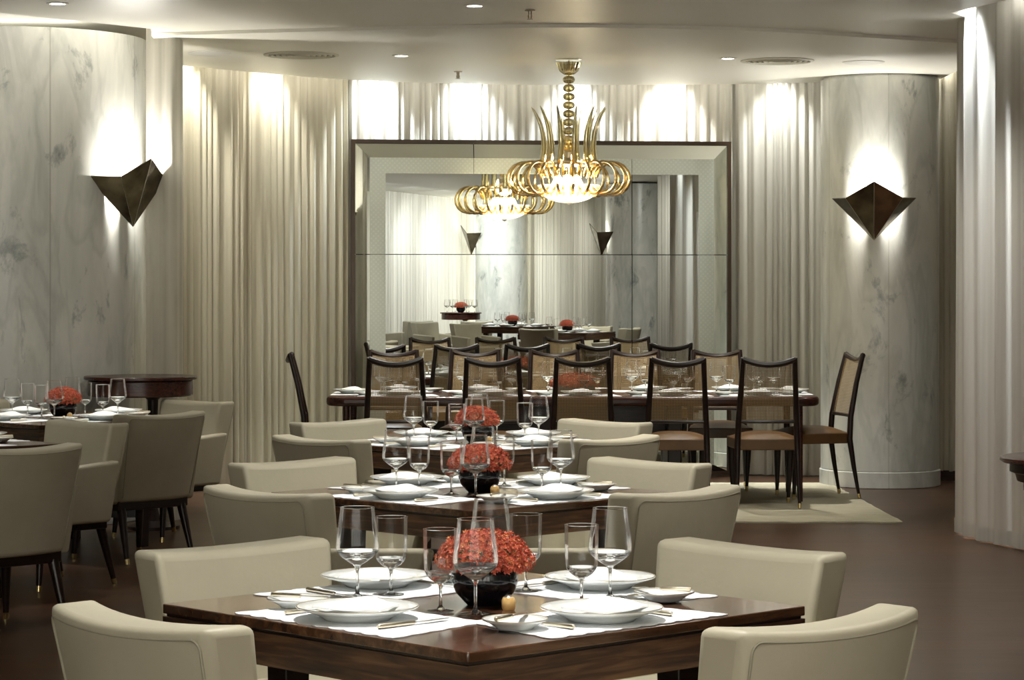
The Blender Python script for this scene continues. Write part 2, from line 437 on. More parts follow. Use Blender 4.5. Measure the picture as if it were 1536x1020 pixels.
# red-brown skirting behind the right column
t = MB(); t.box((3.0, 19.25, 0.06), (1.1, 0.03, 0.12)); tag(t.build('baseboard_back', M['red_wood'], smooth=False), kind='structure')

# ------------------------------------------------------------------ columns
def column(cx, cy, r, mat, label):
    root = empty('marble_column', (cx, cy, 0)); tag(root, label, 'column')
    m = MB(); m.lathe([(r, 0.130), (r, CZ-0.040), (r-0.02, CZ-0.038), (r-0.02, CZ-0.0225)] if r < 0.8 else [(r, 0.130), (r, CZ-0.004), (r-0.006, CZ+0.002), (0.0005, CZ+0.002)], 96); m.build('shaft', mat, root, angle=30)
    m = MB(); m.lathe([(r+0.002, 0), (r+0.010, 0.004), (r+0.010, 0.118), (r-0.004, 0.126), (r-0.004, 0.131)], 96); m.build('plinth', mat, root, angle=30)
    return root
column(-3.31, 16.2, 0.90, M['marble_large'], 'broad white marble column at the left edge with grey veins and a wall lamp')
column(2.82, 18.9, 0.45, M['marble'], 'slimmer round white marble column right of the mirror, carrying a wall lamp')

# mirror plane and virtual-point mapping for what the mirror shows
MT = Vector((3.01, 0.33, 0)).normalized(); MN = Vector((MT.y, -MT.x, 0)); MC = Vector((0.245, 19.495, 0))
def refl(px, d):
    V = Vector((px2x(px, d), d, 0)); k = (V-MC).dot(MN)
    P = V - 2*k*MN
    return P.x, P.y
x, y = refl(752, 44.5); column(x, y, 0.47, M['marble'], 'marble column seen only in the mirror, behind the tables, left of two')
x, y = refl(958, 38.5); column(x, y, 0.52, M['marble'], 'marble column seen only in the mirror, right of two')

# ------------------------------------------------------------------ curtains
def curtain(name, pts, z0, z1, mat, label, wl=0.11, amp=0.035, seed=0, rows=9, flare=1.0, group=None):
    rnd = random.Random(seed)
    base = interp(pts, 10); wl *= 0.8; amp *= 0.5
    L = [0]
    for a, b in zip(base, base[1:]): L.append(L[-1] + math.hypot(b[0]-a[0], b[1]-a[1]))
    tot = L[-1]; n = max(12, int(tot/wl*12))
    # irregular pleat phase
    phs = []; ph = rnd.random()*6; w = 1.0
    for i in range(n+1):
        if i % 9 == 0: w = rnd.uniform(0.45, 1.9)
        ph += 2*PI*(tot/n)/wl*w; phs.append(ph)
    a1 = [rnd.uniform(0.4, 1.25) for _ in range(n//14+3)]
    def pos(s):
        s = min(max(s, 0), tot-1e-6); j = 0
        lo, hi = 0, len(L)-1
        while hi-lo > 1:
            mid = (lo+hi)//2
            if L[mid] <= s: lo = mid
            else: hi = mid
        t = (s-L[lo])/(L[hi]-L[lo]); a, b = base[lo], base[hi]
        dx, dy = b[0]-a[0], b[1]-a[1]; q = math.hypot(dx, dy)
        return a[0]+dx*t, a[1]+dy*t, -dy/q, dx/q, dx/q, dy/q
    vs = []; fs = []
    for r in range(rows+1):
        v = r/rows; z = z0 + (z1-z0)*v
        am = amp*(0.75 + 0.45*flare*(1-v))
        for i in range(n+1):
            s = tot*i/n
            X, Y, nx, ny, tx, ty = pos(s)
            k = i/14; kk = int(k); aa = a1[kk]*(1-(k-kk)) + a1[kk+1]*(k-kk)
            p = phs[i] + 0.5*math.sin(s*5+seed)*(1-v)
            o = am*aa*(math.sin(p) + 0.28*math.sin(2.3*p+seed) + 0.25*(1-v)*math.sin(0.37*p))
            tt = 0.35*am*aa*math.cos(p)*(0.4+0.6*(1-v))
            dz = 0.006*math.sin(p*0.7) if r == 0 else 0
            vs.append((X+nx*o+tx*tt, Y+ny*o+ty*tt, z+dz))
    w = n+1
    for r in range(rows):
        for i in range(n): fs.append((r*w+i, r*w+i+1, (r+1)*w+i+1, (r+1)*w+i))
    root = empty('curtain', (0, 0, 0)); tag(root, label, 'curtain', group)
    m = MB(); m.add(vs, fs); m.build('curtain_panel', mat, root, angle=180)
    # hem: doubled band along the bottom
    hv = []; hf = []
    for zz, off in ((z0+0.0, 0.004), (z0+0.085, 0.004)):
        for i in range(n+1):
            x_, y_, _ = vs[i]; X, Y, nx, ny, tx, ty = pos(tot*i/n)
            hv.append((x_-nx*off, y_-ny*off, zz+0.001))
    for i in range(n): hf.append((i, i+1, w+i+1, w+i))
    m = MB(); m.add(hv, hf); m.build('hem', mat, root, angle=180)
    # hanging rail at the top
    m = MB(); m.tube([(pos(tot*i/20)[0], pos(tot*i/20)[1], z1+0.01) for i in range(21)], 0.012, 6); m.build('curtain_rail', M['white_paint'], root)
    return root
# back wall, left to right
curtain('c', [(-2.78, 17.35), (-2.52, 17.98), (-2.0, 18.62)], 0.012, 3.5, M['curtain_warm'], 'warm cream sheer curtain on the back wall beside the broad left column', seed=1, amp=0.04)
curtain('c', [(-2.02, 18.64), (-1.7, 18.98), (-1.3, 19.36)], 0.012, 3.5, M['curtain_warm'], 'beige sheer curtain on the back wall just left of the mirror', seed=2, wl=0.12)
curtain('c', [(-1.28, 19.40), (-0.36, 19.74), (0.54, 19.84), (1.77, 19.78)], 0.012, 3.5, M['curtain'], 'pale sheer curtain hanging behind the big mirror', seed=3)
curtain('c', [(1.79, 19.78), (2.3, 19.66), (2.75, 19.50)], 0.012, 3.5, M['curtain'], 'greyish sheer curtain between the mirror and the slim right column', seed=4, wl=0.1)
curtain('c', [(2.95, 19.35), (3.25, 19.05), (3.75, 18.7)], 0.10, 3.5, M['curtain_warm'], 'narrow strip of cream sheer curtain right of the slim column', seed=5, wl=0.12, amp=0.03)
curtain('c', [(-2.36, 15.90), (-2.26, 15.86), (-2.16, 15.84), (-2.14, 16.05)], 0.012, CZ+0.13, M['curtain'], 'narrow pale curtain strip touching the right edge of the broad left column', seed=6, wl=0.16, amp=0.012)
# foreground right
curtain('c', [(2.81, 15.35), (2.725, 14.95), (2.80, 14.55), (3.02, 13.8), (3.22, 12.9), (3.6, 11.6)], 0.012, 3.5, M['curtain_pale'], 'long pale sheer curtain hanging in the foreground at the right edge', seed=7, wl=0.26, amp=0.045)
# seen in the mirror
P = [refl(548, 40.5), refl(600, 42.2), refl(660, 44.2), refl(722, 46.2)]
curtain('c', P, 0.012, 3.4, M['curtain_pale'], 'brightly lit curtain seen only in the mirror, left half', seed=8, wl=0.16, amp=0.06)
P = [refl(780, 45.2), refl(830, 44), refl(880, 42.5), refl(935, 40.0)]
curtain('c', P, 0.012, 3.4, M['curtain'], 'grey shaded curtain seen only in the mirror, between two marble columns', seed=9, wl=0.16, amp=0.06)
P = [refl(985, 36), refl(1030, 35), refl(1090, 33)]
curtain('c', P, 0.012, 3.4, M['curtain'], 'dim curtain seen only in the mirror, at its right side', seed=10, wl=0.16, amp=0.05)

# ------------------------------------------------------------------ rug
m = MB()
poly = []
nx = 60
for i in range(nx+1): poly.append((-1.75 + 4.25*i/nx, 15.77 + 0.012*math.sin(i*1.7) + 0.008*math.sin(i*0.6)))
for i in range(30): poly.append((2.50 - 0.06*i/30 + 0.006*math.sin(i*1.9), 15.77 + 3.15*(i+1)/30))
for i in range(nx+1): poly.append((2.44 - 4.2*i/nx, 18.93))
m.prism(poly, 0.001, 0.011)
tag(m.build('rug', M['rug'], smooth=False), 'flat woven beige rug under the long table and cane chairs', 'rug')

# ------------------------------------------------------------------ mirror
mroot = empty('wall_mirror', (MC.x, MC.y, 0), math.atan2(MT.y, MT.x)); tag(mroot, 'huge wall mirror with dark wooden frame and etched glass border behind the long table', 'mirror')
HW = 1.514; H0 = 0.015; H1 = 2.672
def fr_strip(mb, x0, x1, z0, z1, y0, y1): mb.box(((x0+x1)/2, (y0+y1)/2, (z0+z1)/2), (x1-x0, abs(y1-y0), z1-z0))
m = MB(); fw = 0.028
fr_strip(m, -HW, -HW+fw, H0, H1, 0.002, 0.10); fr_strip(m, HW-fw, HW, H0, H1, 0.002, 0.10)
fr_strip(m, -HW+fw, HW-fw, H1-fw, H1, 0.002, 0.10); fr_strip(m, -HW+fw, HW-fw, H0, H0+0.03, 0.002, 0.10)
m.build('frame', M['frame_wood'], mroot, smooth=False)
m = MB(); fr_strip(m, -HW+0.01, HW-0.01, H0+0.01, H1-0.01, 0.085, 0.10); m.build('back_board', M['frame_wood'], mroot, smooth=False)
BW = 0.115      # bevel width; slopes back towards the middle
yo, yi = 0.014, -0.012
o0, o1 = fw, fw+BW
X0, X1 = -HW+o0, HW-o0; Z0, Z1 = H0+0.03, H1-o0
x0, x1 = -HW+o1, HW-o1; z0, z1 = Z0+0.05, H1-o1
def quad(name, pts, mat, lab=None):
    a = [Vector(p) for p in pts]; nrm = (a[1]-a[0]).cross(a[2]-a[0]).normalized()
    if nrm.y < 0: nrm = -nrm
    back = [p + nrm*0.004 for p in a]; n = len(a)
    m = MB(); m.add(a+back, [tuple(range(n)), tuple(range(n, 2*n))[::-1]] + [(i, (i+1) % n, n+(i+1) % n, n+i) for i in range(n)])
    o = m.build(name, mat, mroot, smooth=False)
    if lab: o['label'] = lab
    return o
sx = -0.55
for a, b_ in ((X0, sx), (sx, X1)):
    ai = x0 if a == X0 else sx+0.003; bi = x1 if b_ == X1 else sx-0.003
    quad('bevel_strip', [(a if a == X0 else ai, yo, Z1), (b_ if b_ == X1 else bi, yo, Z1), (bi, yi, z1), (ai, yi, z1)], M['mirror_bevel'])
SZ = pz(382, 19.5)
for za, zb in ((Z0, SZ), (SZ, Z1)):
    ta = z0 if za == Z0 else SZ+0.003; tb = z1 if zb == Z1 else SZ-0.003
    quad('bevel_strip', [(X0, yo, za if za == Z0 else ta), (X0, yo, zb if zb == Z1 else tb), (x0, yi, tb), (x0, yi, ta)], M['mirror_bevel'])
    quad('bevel_strip', [(X1, yo, za if za == Z0 else ta), (X1, yo, zb if zb == Z1 else tb), (x1, yi, tb), (x1, yi, ta)], M['mirror_bevel'])
EW = 0.125
xe0, xe1, ze1 = x0+EW, x1-EW, z1-EW
for a, b_ in ((x0, sx-0.002), (sx+0.002, 0.71-0.002), (0.71+0.002, x1)):
    quad('etched_border', [(a, yi, z1), (b_, yi, z1), (b_, yi, ze1), (a, yi, ze1)], M['etched'])
for a, b_ in ((x0, xe0), (xe1, x1)):
    quad('etched_border', [(a, yi, z0), (b_, yi, z0), (b_, yi, SZ-0.002), (a, yi, SZ-0.002)], M['etched'])
    quad('etched_border', [(a, yi, SZ+0.002), (b_, yi, SZ+0.002), (b_, yi, ze1), (a, yi, ze1)], M['etched'])
sv = 0.71
tl = 0.0032
for a, b_ in ((xe0, sv-0.003), (sv+0.003, xe1)):
    dz = SZ-0.003-z0
    quad('mirror_pane', [(a, yi+dz*0.0, z0), (b_, yi, z0), (b_, yi-dz*tl, SZ-0.003), (a, yi-dz*tl, SZ-0.003)], M['mirror'])
    quad('mirror_pane', [(a, yi, SZ+0.003), (b_, yi, SZ+0.003), (b_, yi, ze1), (a, yi, ze1)], M['mirror'])

# ------------------------------------------------------------------ wall sconces
def sconce_proto():
    root = empty('wall_sconce'); tag(root, 'x', 'wall lamp')
    # local: wall at y=0, outwards = -y ; z=0 is the bottom vertex
    A = (0, -0.19, 0.43); SL = (-0.21, -0.125, 0.31); SR = (0.21, -0.125, 0.31); B = (0, -0.035, 0); WL = (-0.31, 0.075, 0.315); WR = (0.31, 0.075, 0.315)
    def thick(name, tris):
        m = MB()
        for t in tris:
            a = [Vector(p) for p in t]; n = (a[1]-a[0]).cross(a[2]-a[0]).normalized()*0.004
            if n.y > 0: n = -n
            m.add([p+n for p in a]+[p-n for p in a], [(0, 1, 2), (5, 4, 3), (0, 3, 4, 1), (1, 4, 5, 2), (2, 5, 3, 0)])
        return m.build(name, M['sconce'], root, smooth=False)
    thick('front_plate', [(A, SL, B), (A, B, SR)])
    thick('side_wing', [(SL, WL, B)]); thick('side_wing', [(SR, B, WR)])
    m = MB(); n = 46
    for i in range(n):
        t = (i+0.5)/n; p = Vector(A).lerp(Vector(B), t)
        m.lathe([(0.001, -0.0045), (0.0042, 0), (0.001, 0.0045)], 6, (p.x, p.y-0.006, p.z))
    m.build('beaded_seam', M['sconce_bead'], root)
    m = MB()
    for q in (SL, SR):
        m.tube([q, B], 0.004, 6)
    m.build('beaded_edge', M['sconce_bead'], root)
    m = MB(); m.box((0, 0.03, 0.16), (0.05, 0.10, 0.10)); m.box((0, -0.02, 0.2), (0.02, 0.08, 0.02)); m.build('wall_bracket', M['dark_wood'], root, smooth=False)
    m = MB(); m.lathe([(0.001, 0.0), (0.016, 0.004), (0.02, 0.03), (0.014, 0.06), (0.001, 0.07)], 12, (0, -0.045, 0.21)); m.build('bulb', M['bulb'], root)
    return root
sc_p = Proto(sconce_proto())
def sconce(x, y, z, ang, label, power):
    # ang: direction (radians) the sconce faces, measured from +X
    rz = ang + PI/2
    o = sc_p((x, y, z), rz, label, None)
    L = bpy.data.lights.new('sconce_light', 'POINT'); L.energy = power*1.8; L.color = (1.0, 0.96, 0.88); L.shadow_soft_size = 0.02
    lo = bpy.data.objects.new('sconce_light', L); col.objects.link(lo)
    lo.location = (x+math.cos(ang)*0.045, y+math.sin(ang)*0.045, z+0.32)
    return o
sconce(px2x(1311, 18.43), 18.43, 1.865, math.radians(-90-8), 'dark bronze folded wall lamp on the slim right column', 9)
a = math.radians(-33); sx_, sy_ = px2x(193, 15.80), 15.80
sconce(sx_, sy_, 1.90, a, 'dark bronze folded wall lamp on the broad left column', 9)
x, y = refl(752, 44.5); d = math.radians(186)
sconce(x+0.50*math.cos(d), y+0.50*math.sin(d), 2.09, d, 'wall lamp seen only in the mirror, left of two', 9).scale = (1.25, 1.25, 1.25)
x, y = refl(958, 38.5); d = math.radians(186)
sconce(x+0.55*math.cos(d), y+0.55*math.sin(d), 1.99, d, 'wall lamp seen only in the mirror, right of two', 9).scale = (1.2, 1.2, 1.2)

# ------------------------------------------------------------------ armchair
def armchair_proto():
    root = empty('armchair'); tag(root, 'x', 'chair')
    nu, nv = 14, 6
    def yc(u, v): return -0.215 + (-0.305+0.215)*v + 0.045*u*u
    def hw(v): return 0.258 + 0.035*v
    def zz(u, v): return 0.335 + (0.822-0.335-0.014*(1-u*u))*v
    def th(v): return 0.10 + 0.03*v
    vs = []; fs = []
    for s in (1, -1):
        for j in range(nv+1):
            for i in range(nu+1):
                u = -1+2*i/nu; v = j/nv
                bulge = 0.012*(1-u**4)*(1-(2*v-1)**4) if s == 1 else 0.004*(1-u**4)
                vs.append((hw(v)*u*(1.0 if s == 1 else 0.985), yc(u, v)+s*(th(v)/2+bulge), zz(u, v)))
    W = nu+1; K = W*(nv+1)
    for j in range(nv):
        for i in range(nu):
            a = j*W+i
            fs.append((a, a+1, a+1+W, a+W)); fs.append((K+a, K+a+W, K+a+1+W, K+a+1))
    for i in range(nu):
        fs.append((i, K+i, K+i+1, i+1)); a = nv*W+i; fs.append((a, a+1, K+a+1, K+a))
    for j in range(nv):
        a = j*W; fs.append((a, a+W, K+a+W, K+a)); a = j*W+nu; fs.append((a, K+a, K+a+W, a+W))
    m = MB(); m.add(vs, fs)
    back = m.build('backrest', M['leather'], root, bevel=0.022, seg=4, angle=50)
    m = MB()
    for s in (-1,):
        pts = []
        def P(u, v): return (hw(v)*u*(1.0 if s == 1 else 0.985), yc(u, v)+s*(th(v)/2+(0.001 if s == 1 else 0.002)), zz(u, v)-0.0)
        e = 0.945 if s == 1 else 0.94
        for k in range(9): pts.append(P(-e, 0.05+0.85*k/8))
        for k in range(1, 6): pts.append(P(-e+0.07*(1-math.cos(PI/2*k/6)), 0.90+0.055*math.sin(PI/2*k/6)))
        for k in range(0, 12): pts.append(P(-e+0.07+2*(e-0.07)*k/11, 0.955))
        for k in range(5, 0, -1): pts.append(P(e-0.07*(1-math.cos(PI/2*k/6)), 0.90+0.055*math.sin(PI/2*k/6)))
        for k in range(9): pts.append(P(e, 0.90-0.85*k/8))
        m.tube(pts, 0.0032, 6)
    m.build('piping', M['piping'], back)
    # arms
    for sgn in (-1, 1):
        m = MB()
        # outline in side view (y,z), inner x / outer x vary
        top_b, top_f, bot_f, bot_b = (-0.235, 0.635), (0.205, 0.605), (0.135, 0.325), (-0.20, 0.325)
        def X(y_, z_, outer):
            base = 0.262 + 0.03*(y_+0.24)/0.45 + 0.03*(z_-0.33)/0.3
            return sgn*(base + (0.036 if outer else -0.036))
        loop = [top_b, top_f, bot_f, bot_b]
        v = [(X(y_, z_, 0), y_, z_) for y_, z_ in loop] + [(X(y_, z_, 1), y_, z_) for y_, z_ in loop]
        m.add(v, [(0, 1, 2, 3), (7, 6, 5, 4), (0, 4, 5, 1), (1, 5, 6, 2), (2, 6, 7, 3), (3, 7, 4, 0)])
        m.build('armrest', M['leather'], root, bevel=0.018, seg=4)
    m = MB(); m.box((0, 0.045, 0.415), (0.50, 0.50, 0.10)); m.build('seat', M['leather'], root, bevel=0.03, seg=4)
    m = MB(); m.box((0, 0.0, 0.315), (0.50, 0.42, 0.055)); m.build('seat_frame', M['dark_wood'], root, bevel=0.008)
    for lx, ly in ((-1, 1), (1, 1), (-1, -1), (1, -1)):
        m = MB(); a = Vector((lx*0.215, 0.165 if ly > 0 else -0.19, 0.30)); b_ = Vector((lx*0.235, 0.195 if ly > 0 else -0.265, 0.0))
        m.tube([a, a.lerp(b_, 0.5), a.lerp(b_, 0.92), b_], [0.026, 0.02, 0.0135, 0.012], 10)
        leg = m.build('leg', M['dark_wood'], root)
        m = MB(); m.tube([a.lerp(b_, 0.90), b_+Vector((0, 0, 0.0005))], [0.0152, 0.0135], 10); m.build('brass_tip', M['brass'], leg)
    return root
arm_p = Proto(armchair_proto())

# ------------------------------------------------------------------ cane chair
def cane_proto():
    root = empty('cane_chair'); tag(root, 'x', 'chair')
    def post(sx_):
        m = MB()
        pts = [(sx_*0.212, -0.275, 0.0), (sx_*0.207, -0.235, 0.22), (sx_*0.203, -0.205, 0.42), (sx_*0.197, -0.215, 0.58), (sx_*0.184, -0.262, 0.82), (sx_*0.174, -0.315, 1.022)]
        m.tube(pts, [0.010, 0.0165, 0.0215, 0.0205, 0.0185, 0.0175], 10)
        o = m.build('back_post', M['dark_wood'], root)
        m = MB(); m.tube([(sx_*0.212, -0.275, 0.0005), (sx_*0.2115, -0.270, 0.035)], [0.0115, 0.0125], 10); m.build('brass_tip', M['brass'], o)
    post(-1); post(1)
    def rail(name, z, y, hwid, dip, r, bow=0.02):
        m = MB(); pts = []
        for k in range(15):
            u = -1+2*k/14
            pts.append((u*hwid, y-bow*(1-u*u), z-dip*(1-u*u)))
        m.tube(pts, r, 8); return m.build(name, M['dark_wood'], root)
    rail('top_rail', 1.012, -0.313, 0.176, 0.038, 0.0205); rail('lower_rail', 0.585, -0.216, 0.195, 0.0, 0.012, 0.012)
    m = MB(); vs = []; fs = []; nu, nv = 12, 8
    for j in range(nv+1):
        for i in range(nu+1):
            u = -1+2*i/nu; v = j/nv
            zt = 1.005-0.038*(1-u*u); z = 0.585+(zt-0.585)*v
            t = (z-0.58)/0.44
            hwid = 0.197-0.022*t; y = -0.215-0.095*t**1.15-0.015*(1-u*u)
            vs.append((u*hwid, y, z))
    for j in range(nv):
        for i in range(nu): a = j*(nu+1)+i; fs.append((a, a+1, a+nu+2, a+nu+1))
    m.add(vs, fs); m.build('cane_panel', M['cane'], root)
    m = MB(); m.prism([(-0.20, -0.21), (0.20, -0.21), (0.235, 0.23), (-0.235, 0.23)], 0.39, 0.465); m.build('seat_frame', M['cane_leather'], root, bevel=0.008)
    # domed cushion
    m = MB(); vs = []; fs = []; k = 12
    for j in range(k+1):
        for i in range(k+1):
            u = -1+2*i/k; v = -1+2*j/k
            w_ = 0.198+0.035*(v+1)/2
            h = 0.464+0.045*(1-abs(u)**3)*(1-abs(v)**3)
            vs.append((u*w_, 0.01+v*0.22, h))
    for j in range(k):
        for i in range(k): a = j*(k+1)+i; fs.append((a, a+1, a+k+2, a+k+1))
    m.add(vs, fs); m.build('seat', M['cane_leather'], root, angle=180)
    for s in (-1, 1):
        m = MB(); a = Vector((s*0.205, 0.195, 0.40)); b_ = Vector((s*0.19, 0.205, 0.0))
        m.tube([a, a.lerp(b_, 0.4), b_], [0.028, 0.023, 0.010], 10); leg = m.build('leg', M['dark_wood'], root)
        m = MB(); m.tube([b_+Vector((0, 0, 0.0005)), a.lerp(b_, 0.91)], [0.0115, 0.0135], 10); m.build('brass_tip', M['brass'], leg)
    return root
cane_p = Proto(cane_proto())

# ------------------------------------------------------------------ square table
TH = 0.545
def table_proto():
    root = empty('dining_table'); tag(root, 'x', 'table')
    h = TH
    m = MB(); m.prism(rect_poly(-h, h, -h, h, 0.004, 2), 0.727, 0.750); m.build('tabletop', M['walnut'], root, bevel=0.0025, seg=2)
    m = MB(); g_ = 0.008
    m.prism([(-h+g_, -h+g_), (h-g_, -h+g_), (h-g_, h-g_), (-h+g_, h-g_)], 0.720, 0.727)
    m.build('shadow_gap', M['dark_wood'], root, smooth=False)
    m = MB()
    t = 0.03
    for sgn in (-1, 1):
        m.box((0, sgn*(h-t/2-0.001), 0.6825), (2*h-0.002, t, 0.075)); m.box((sgn*(h-t/2-0.001), 0, 0.6825), (t, 2*h-0.062, 0.075))
    m.build('apron', M['walnut_edge'], root, smooth=False)
    for sx_ in (-1, 1):
        for sy_ in (-1, 1):
            m = MB(); m.box((sx_*0.33, sy_*0.33, 0.325), (0.075, 0.075, 0.65), taper=0.7); m.build('leg', M['dark_wood'], root, bevel=0.004)
    m = MB(); m.box((0, 0, 0.20), (0.95, 0.045, 0.06), Matrix.Rotation(PI/4, 4, 'Z')); m.box((0, 0, 0.20), (0.045, 0.95, 0.058), Matrix.Rotation(PI/4, 4, 'Z')); m.build('stretcher', M['dark_wood'], root, smooth=False)
    return root
tab_p = Proto(table_proto())

# ------------------------------------------------------------------ tableware
def mat_proto():
    root = MB(); pts = []
    def edge(a, b_, n, amp, ph):
        (xa, ya), (xb, yb) = a, b_
        L = math.hypot(xb-xa, yb-ya); nx_, ny_ = (yb-ya)/L, -(xb-xa)/L
        for i in range(n):
            t = i/n; o = amp*abs(math.sin(t*PI*n/4+ph))
            pts.append((xa+(xb-xa)*t+nx_*o, ya+(yb-ya)*t+ny_*o))
    # local: y = towards table centre (facing), x = right
    edge((-0.285, -0.155), (0.285, -0.155), 40, 0.011, 0)
    edge((0.285, -0.16), (0.235, 0.155), 20, 0.006, 0)
    edge((0.235, 0.155), (-0.235, 0.155), 28, 0.006, 0)
    edge((-0.235, 0.155), (-0.285, -0.16), 20, 0.006, 0)
    root.prism(pts, 0.0, 0.0018)
    return tag(root.build('placemat', M['linen'], smooth=False), 'x', 'placemat')
def plate_proto(r, h, name, cat):
    root = empty(name); tag(root, 'x', cat)
    m = MB()
    prof = [(0.0005, 0.004), (r*0.48, 0.004), (r*0.5, 0.0), (r*0.55, 0.0), (r*0.60, h*0.22), (r*0.80, h*0.62), (r*0.99, h*0.90), (r, h*0.97), (r*0.985, h), (r*0.80, h*0.80), (r*0.66, h*0.72), (r*0.56, h*0.38), (r*0.3, h*0.28), (0.0005, h*0.27)]
    m.lathe(prof, 48); m.build('dish', M['china'], root, angle=60)
    m = MB(); m.tube([(r*0.985*math.cos(2*PI*i/48), r*0.985*math.sin(2*PI*i/48), h+0.0002) for i in range(48)], 0.0012, 5, closed=True)
    m.build('gold_rim', M['gold'], root)
    return root
def napkin_proto():
    m = MB(); vs = []; fs = []; nx_, ny_ = 16, 12
    for j in range(ny_+1):
        for i in range(nx_+1):
            u = -1+2*i/nx_; v = -1+2*j/ny_
            h = 0.018*(1-abs(u)**2.5)*(1-abs(v)**3) + 0.004*math.sin(3*u+1.5*v)*(1-u*u) + 0.002
            vs.append((u*0.088*(1-0.25*(v+1)/2), v*0.066+0.012*u*u, max(h, 0)))
    W = nx_+1
    for j in range(ny_):
        for i in range(nx_): a = j*W+i; fs.append((a, a+1, a+W+1, a+W))
    K = len(vs)
    vs2 = vs + [(x_, y_, -0.002) for x_, y_, z_ in vs]
    fs += [tuple(K+i for i in f_)[::-1] for f_ in list(fs)]
    for i in range(nx_): fs.append((i, K+i, K+i+1, i+1)); a = ny_*W+i; fs.append((a, a+1, K+a+1, K+a))
    for j in range(ny_): a = j*W; fs.append((a, a+W, K+a+W, K+a)); a = j*W+nx_; fs.append((a, K+a, K+a+W, a+W))
    m.add(vs2, fs)
    return tag(m.build('napkin', M['napkin'], angle=60), 'x', 'napkin')
def wine_proto():
    root = empty('wine_glass'); tag(root, 'x', 'glass')
    m = MB(); m.lathe([(0.0006, 0.001), (0.035, 0.001), (0.0365, 0.0022), (0.030, 0.0035), (0.012, 0.006), (0.0048, 0.012), (0.0036, 0.03), (0.0036, 0.062), (0.0048, 0.072), (0.0095, 0.079), (0.0045, 0.0815), (0.0006, 0.082)], 24)
    m.build('stem', M['glass_thick'], root, angle=60)
    m = MB(); m.lathe([(0.0035, 0.0775), (0.010, 0.0805), (0.022, 0.088), (0.036, 0.098), (0.047, 0.1075), (0.0525, 0.117), (0.0532, 0.126), (0.0515, 0.145), (0.0475, 0.175), (0.0435, 0.205), (0.0418, 0.221)], 32)
    m.build('bowl', M['glass'], root, angle=80)
    m = MB(); m.lathe([(0.0036, 0.0778), (0.010, 0.0808), (0.022, 0.0883), (0.036, 0.0983), (0.0468, 0.1078), (0.0515, 0.1155), (0.0500, 0.1155), (0.040, 0.1095), (0.020, 0.1045), (0.0006, 0.103)], 32); m.build('bowl_base', M['glass_thick'], root, angle=60)
    m = MB(); m.tube([(0.0418*math.cos(2*PI*i/32), 0.0418*math.sin(2*PI*i/32), 0.221) for i in range(32)], 0.0008, 5, closed=True); m.build('rim', M['glass_thick'], root)
    return root
def water_proto():
    root = empty('water_glass'); tag(root, 'x', 'glass')
    m = MB(); m.lathe([(0.0006, 0.001), (0.031, 0.001), (0.0325, 0.0022), (0.026, 0.0035), (0.010, 0.006), (0.0044, 0.012), (0.0034, 0.028), (0.0036, 0.052), (0.005, 0.060), (0.009, 0.066), (0.0045, 0.0685), (0.0006, 0.069)], 24)
    m.build('stem', M['glass_thick'], root, angle=60)
    m = MB(); m.lathe([(0.0035, 0.0645), (0.014, 0.068), (0.025, 0.075), (0.0345, 0.086), (0.0385, 0.098), (0.0398, 0.115), (0.0402, 0.15), (0.0406, 0.192)], 32)
    m.build('bowl', M['glass'], root, angle=80)
    m = MB(); m.lathe([(0.0036, 0.0648), (0.014, 0.0683), (0.025, 0.0753), (0.0343, 0.0863), (0.0370, 0.092), (0.0355, 0.092), (0.026, 0.0895), (0.0006, 0.088)], 32); m.build('bowl_base', M['glass_thick'], root, angle=60)
    m = MB(); m.tube([(0.0406*math.cos(2*PI*i/32), 0.0406*math.sin(2*PI*i/32), 0.192) for i in range(32)], 0.0008, 5, closed=True); m.build('rim', M['glass_thick'], root)
    return root
def knife_proto(L=0.22, name='table_knife'):
    root = empty(name); tag(root, 'x', 'knife')
    m = MB(); m.tube([(0, -L/2, 0.006), (0, -L/2+0.004, 0.006), (0, 0, 0.005)], [0.004, 0.0062, 0.0048], 8); m.build('handle', M['gold'], root)
    m = MB(); m.prism([(-0.004, 0), (0.005, 0), (0.010, L*0.2), (0.008, L*0.42), (0, L/2), (-0.004, L*0.45)], 0.004, 0.0055); m.build('blade', M['steel'], root, smooth=False)
    return root
def fork_proto(L=0.20):
    root = empty('fork'); tag(root, 'x', 'fork')
    m = MB(); m.tube([(0, -L/2, 0.006), (0, -L/2+0.004, 0.006), (0, L*0.18, 0.004)], [0.004, 0.006, 0.0025], 8); m.build('handle', M['gold'], root)
    m = MB(); m.prism([(-0.003, L*0.17), (0.003, L*0.17), (0.011, L*0.25), (-0.011, L*0.25)], 0.0035, 0.005)
    for k in range(4): m.box((-0.009+0.006*k, L*0.37, 0.0055), (0.0025, L*0.25, 0.0015))
    m.build('tines', M['steel'], root, smooth=False)
    return root
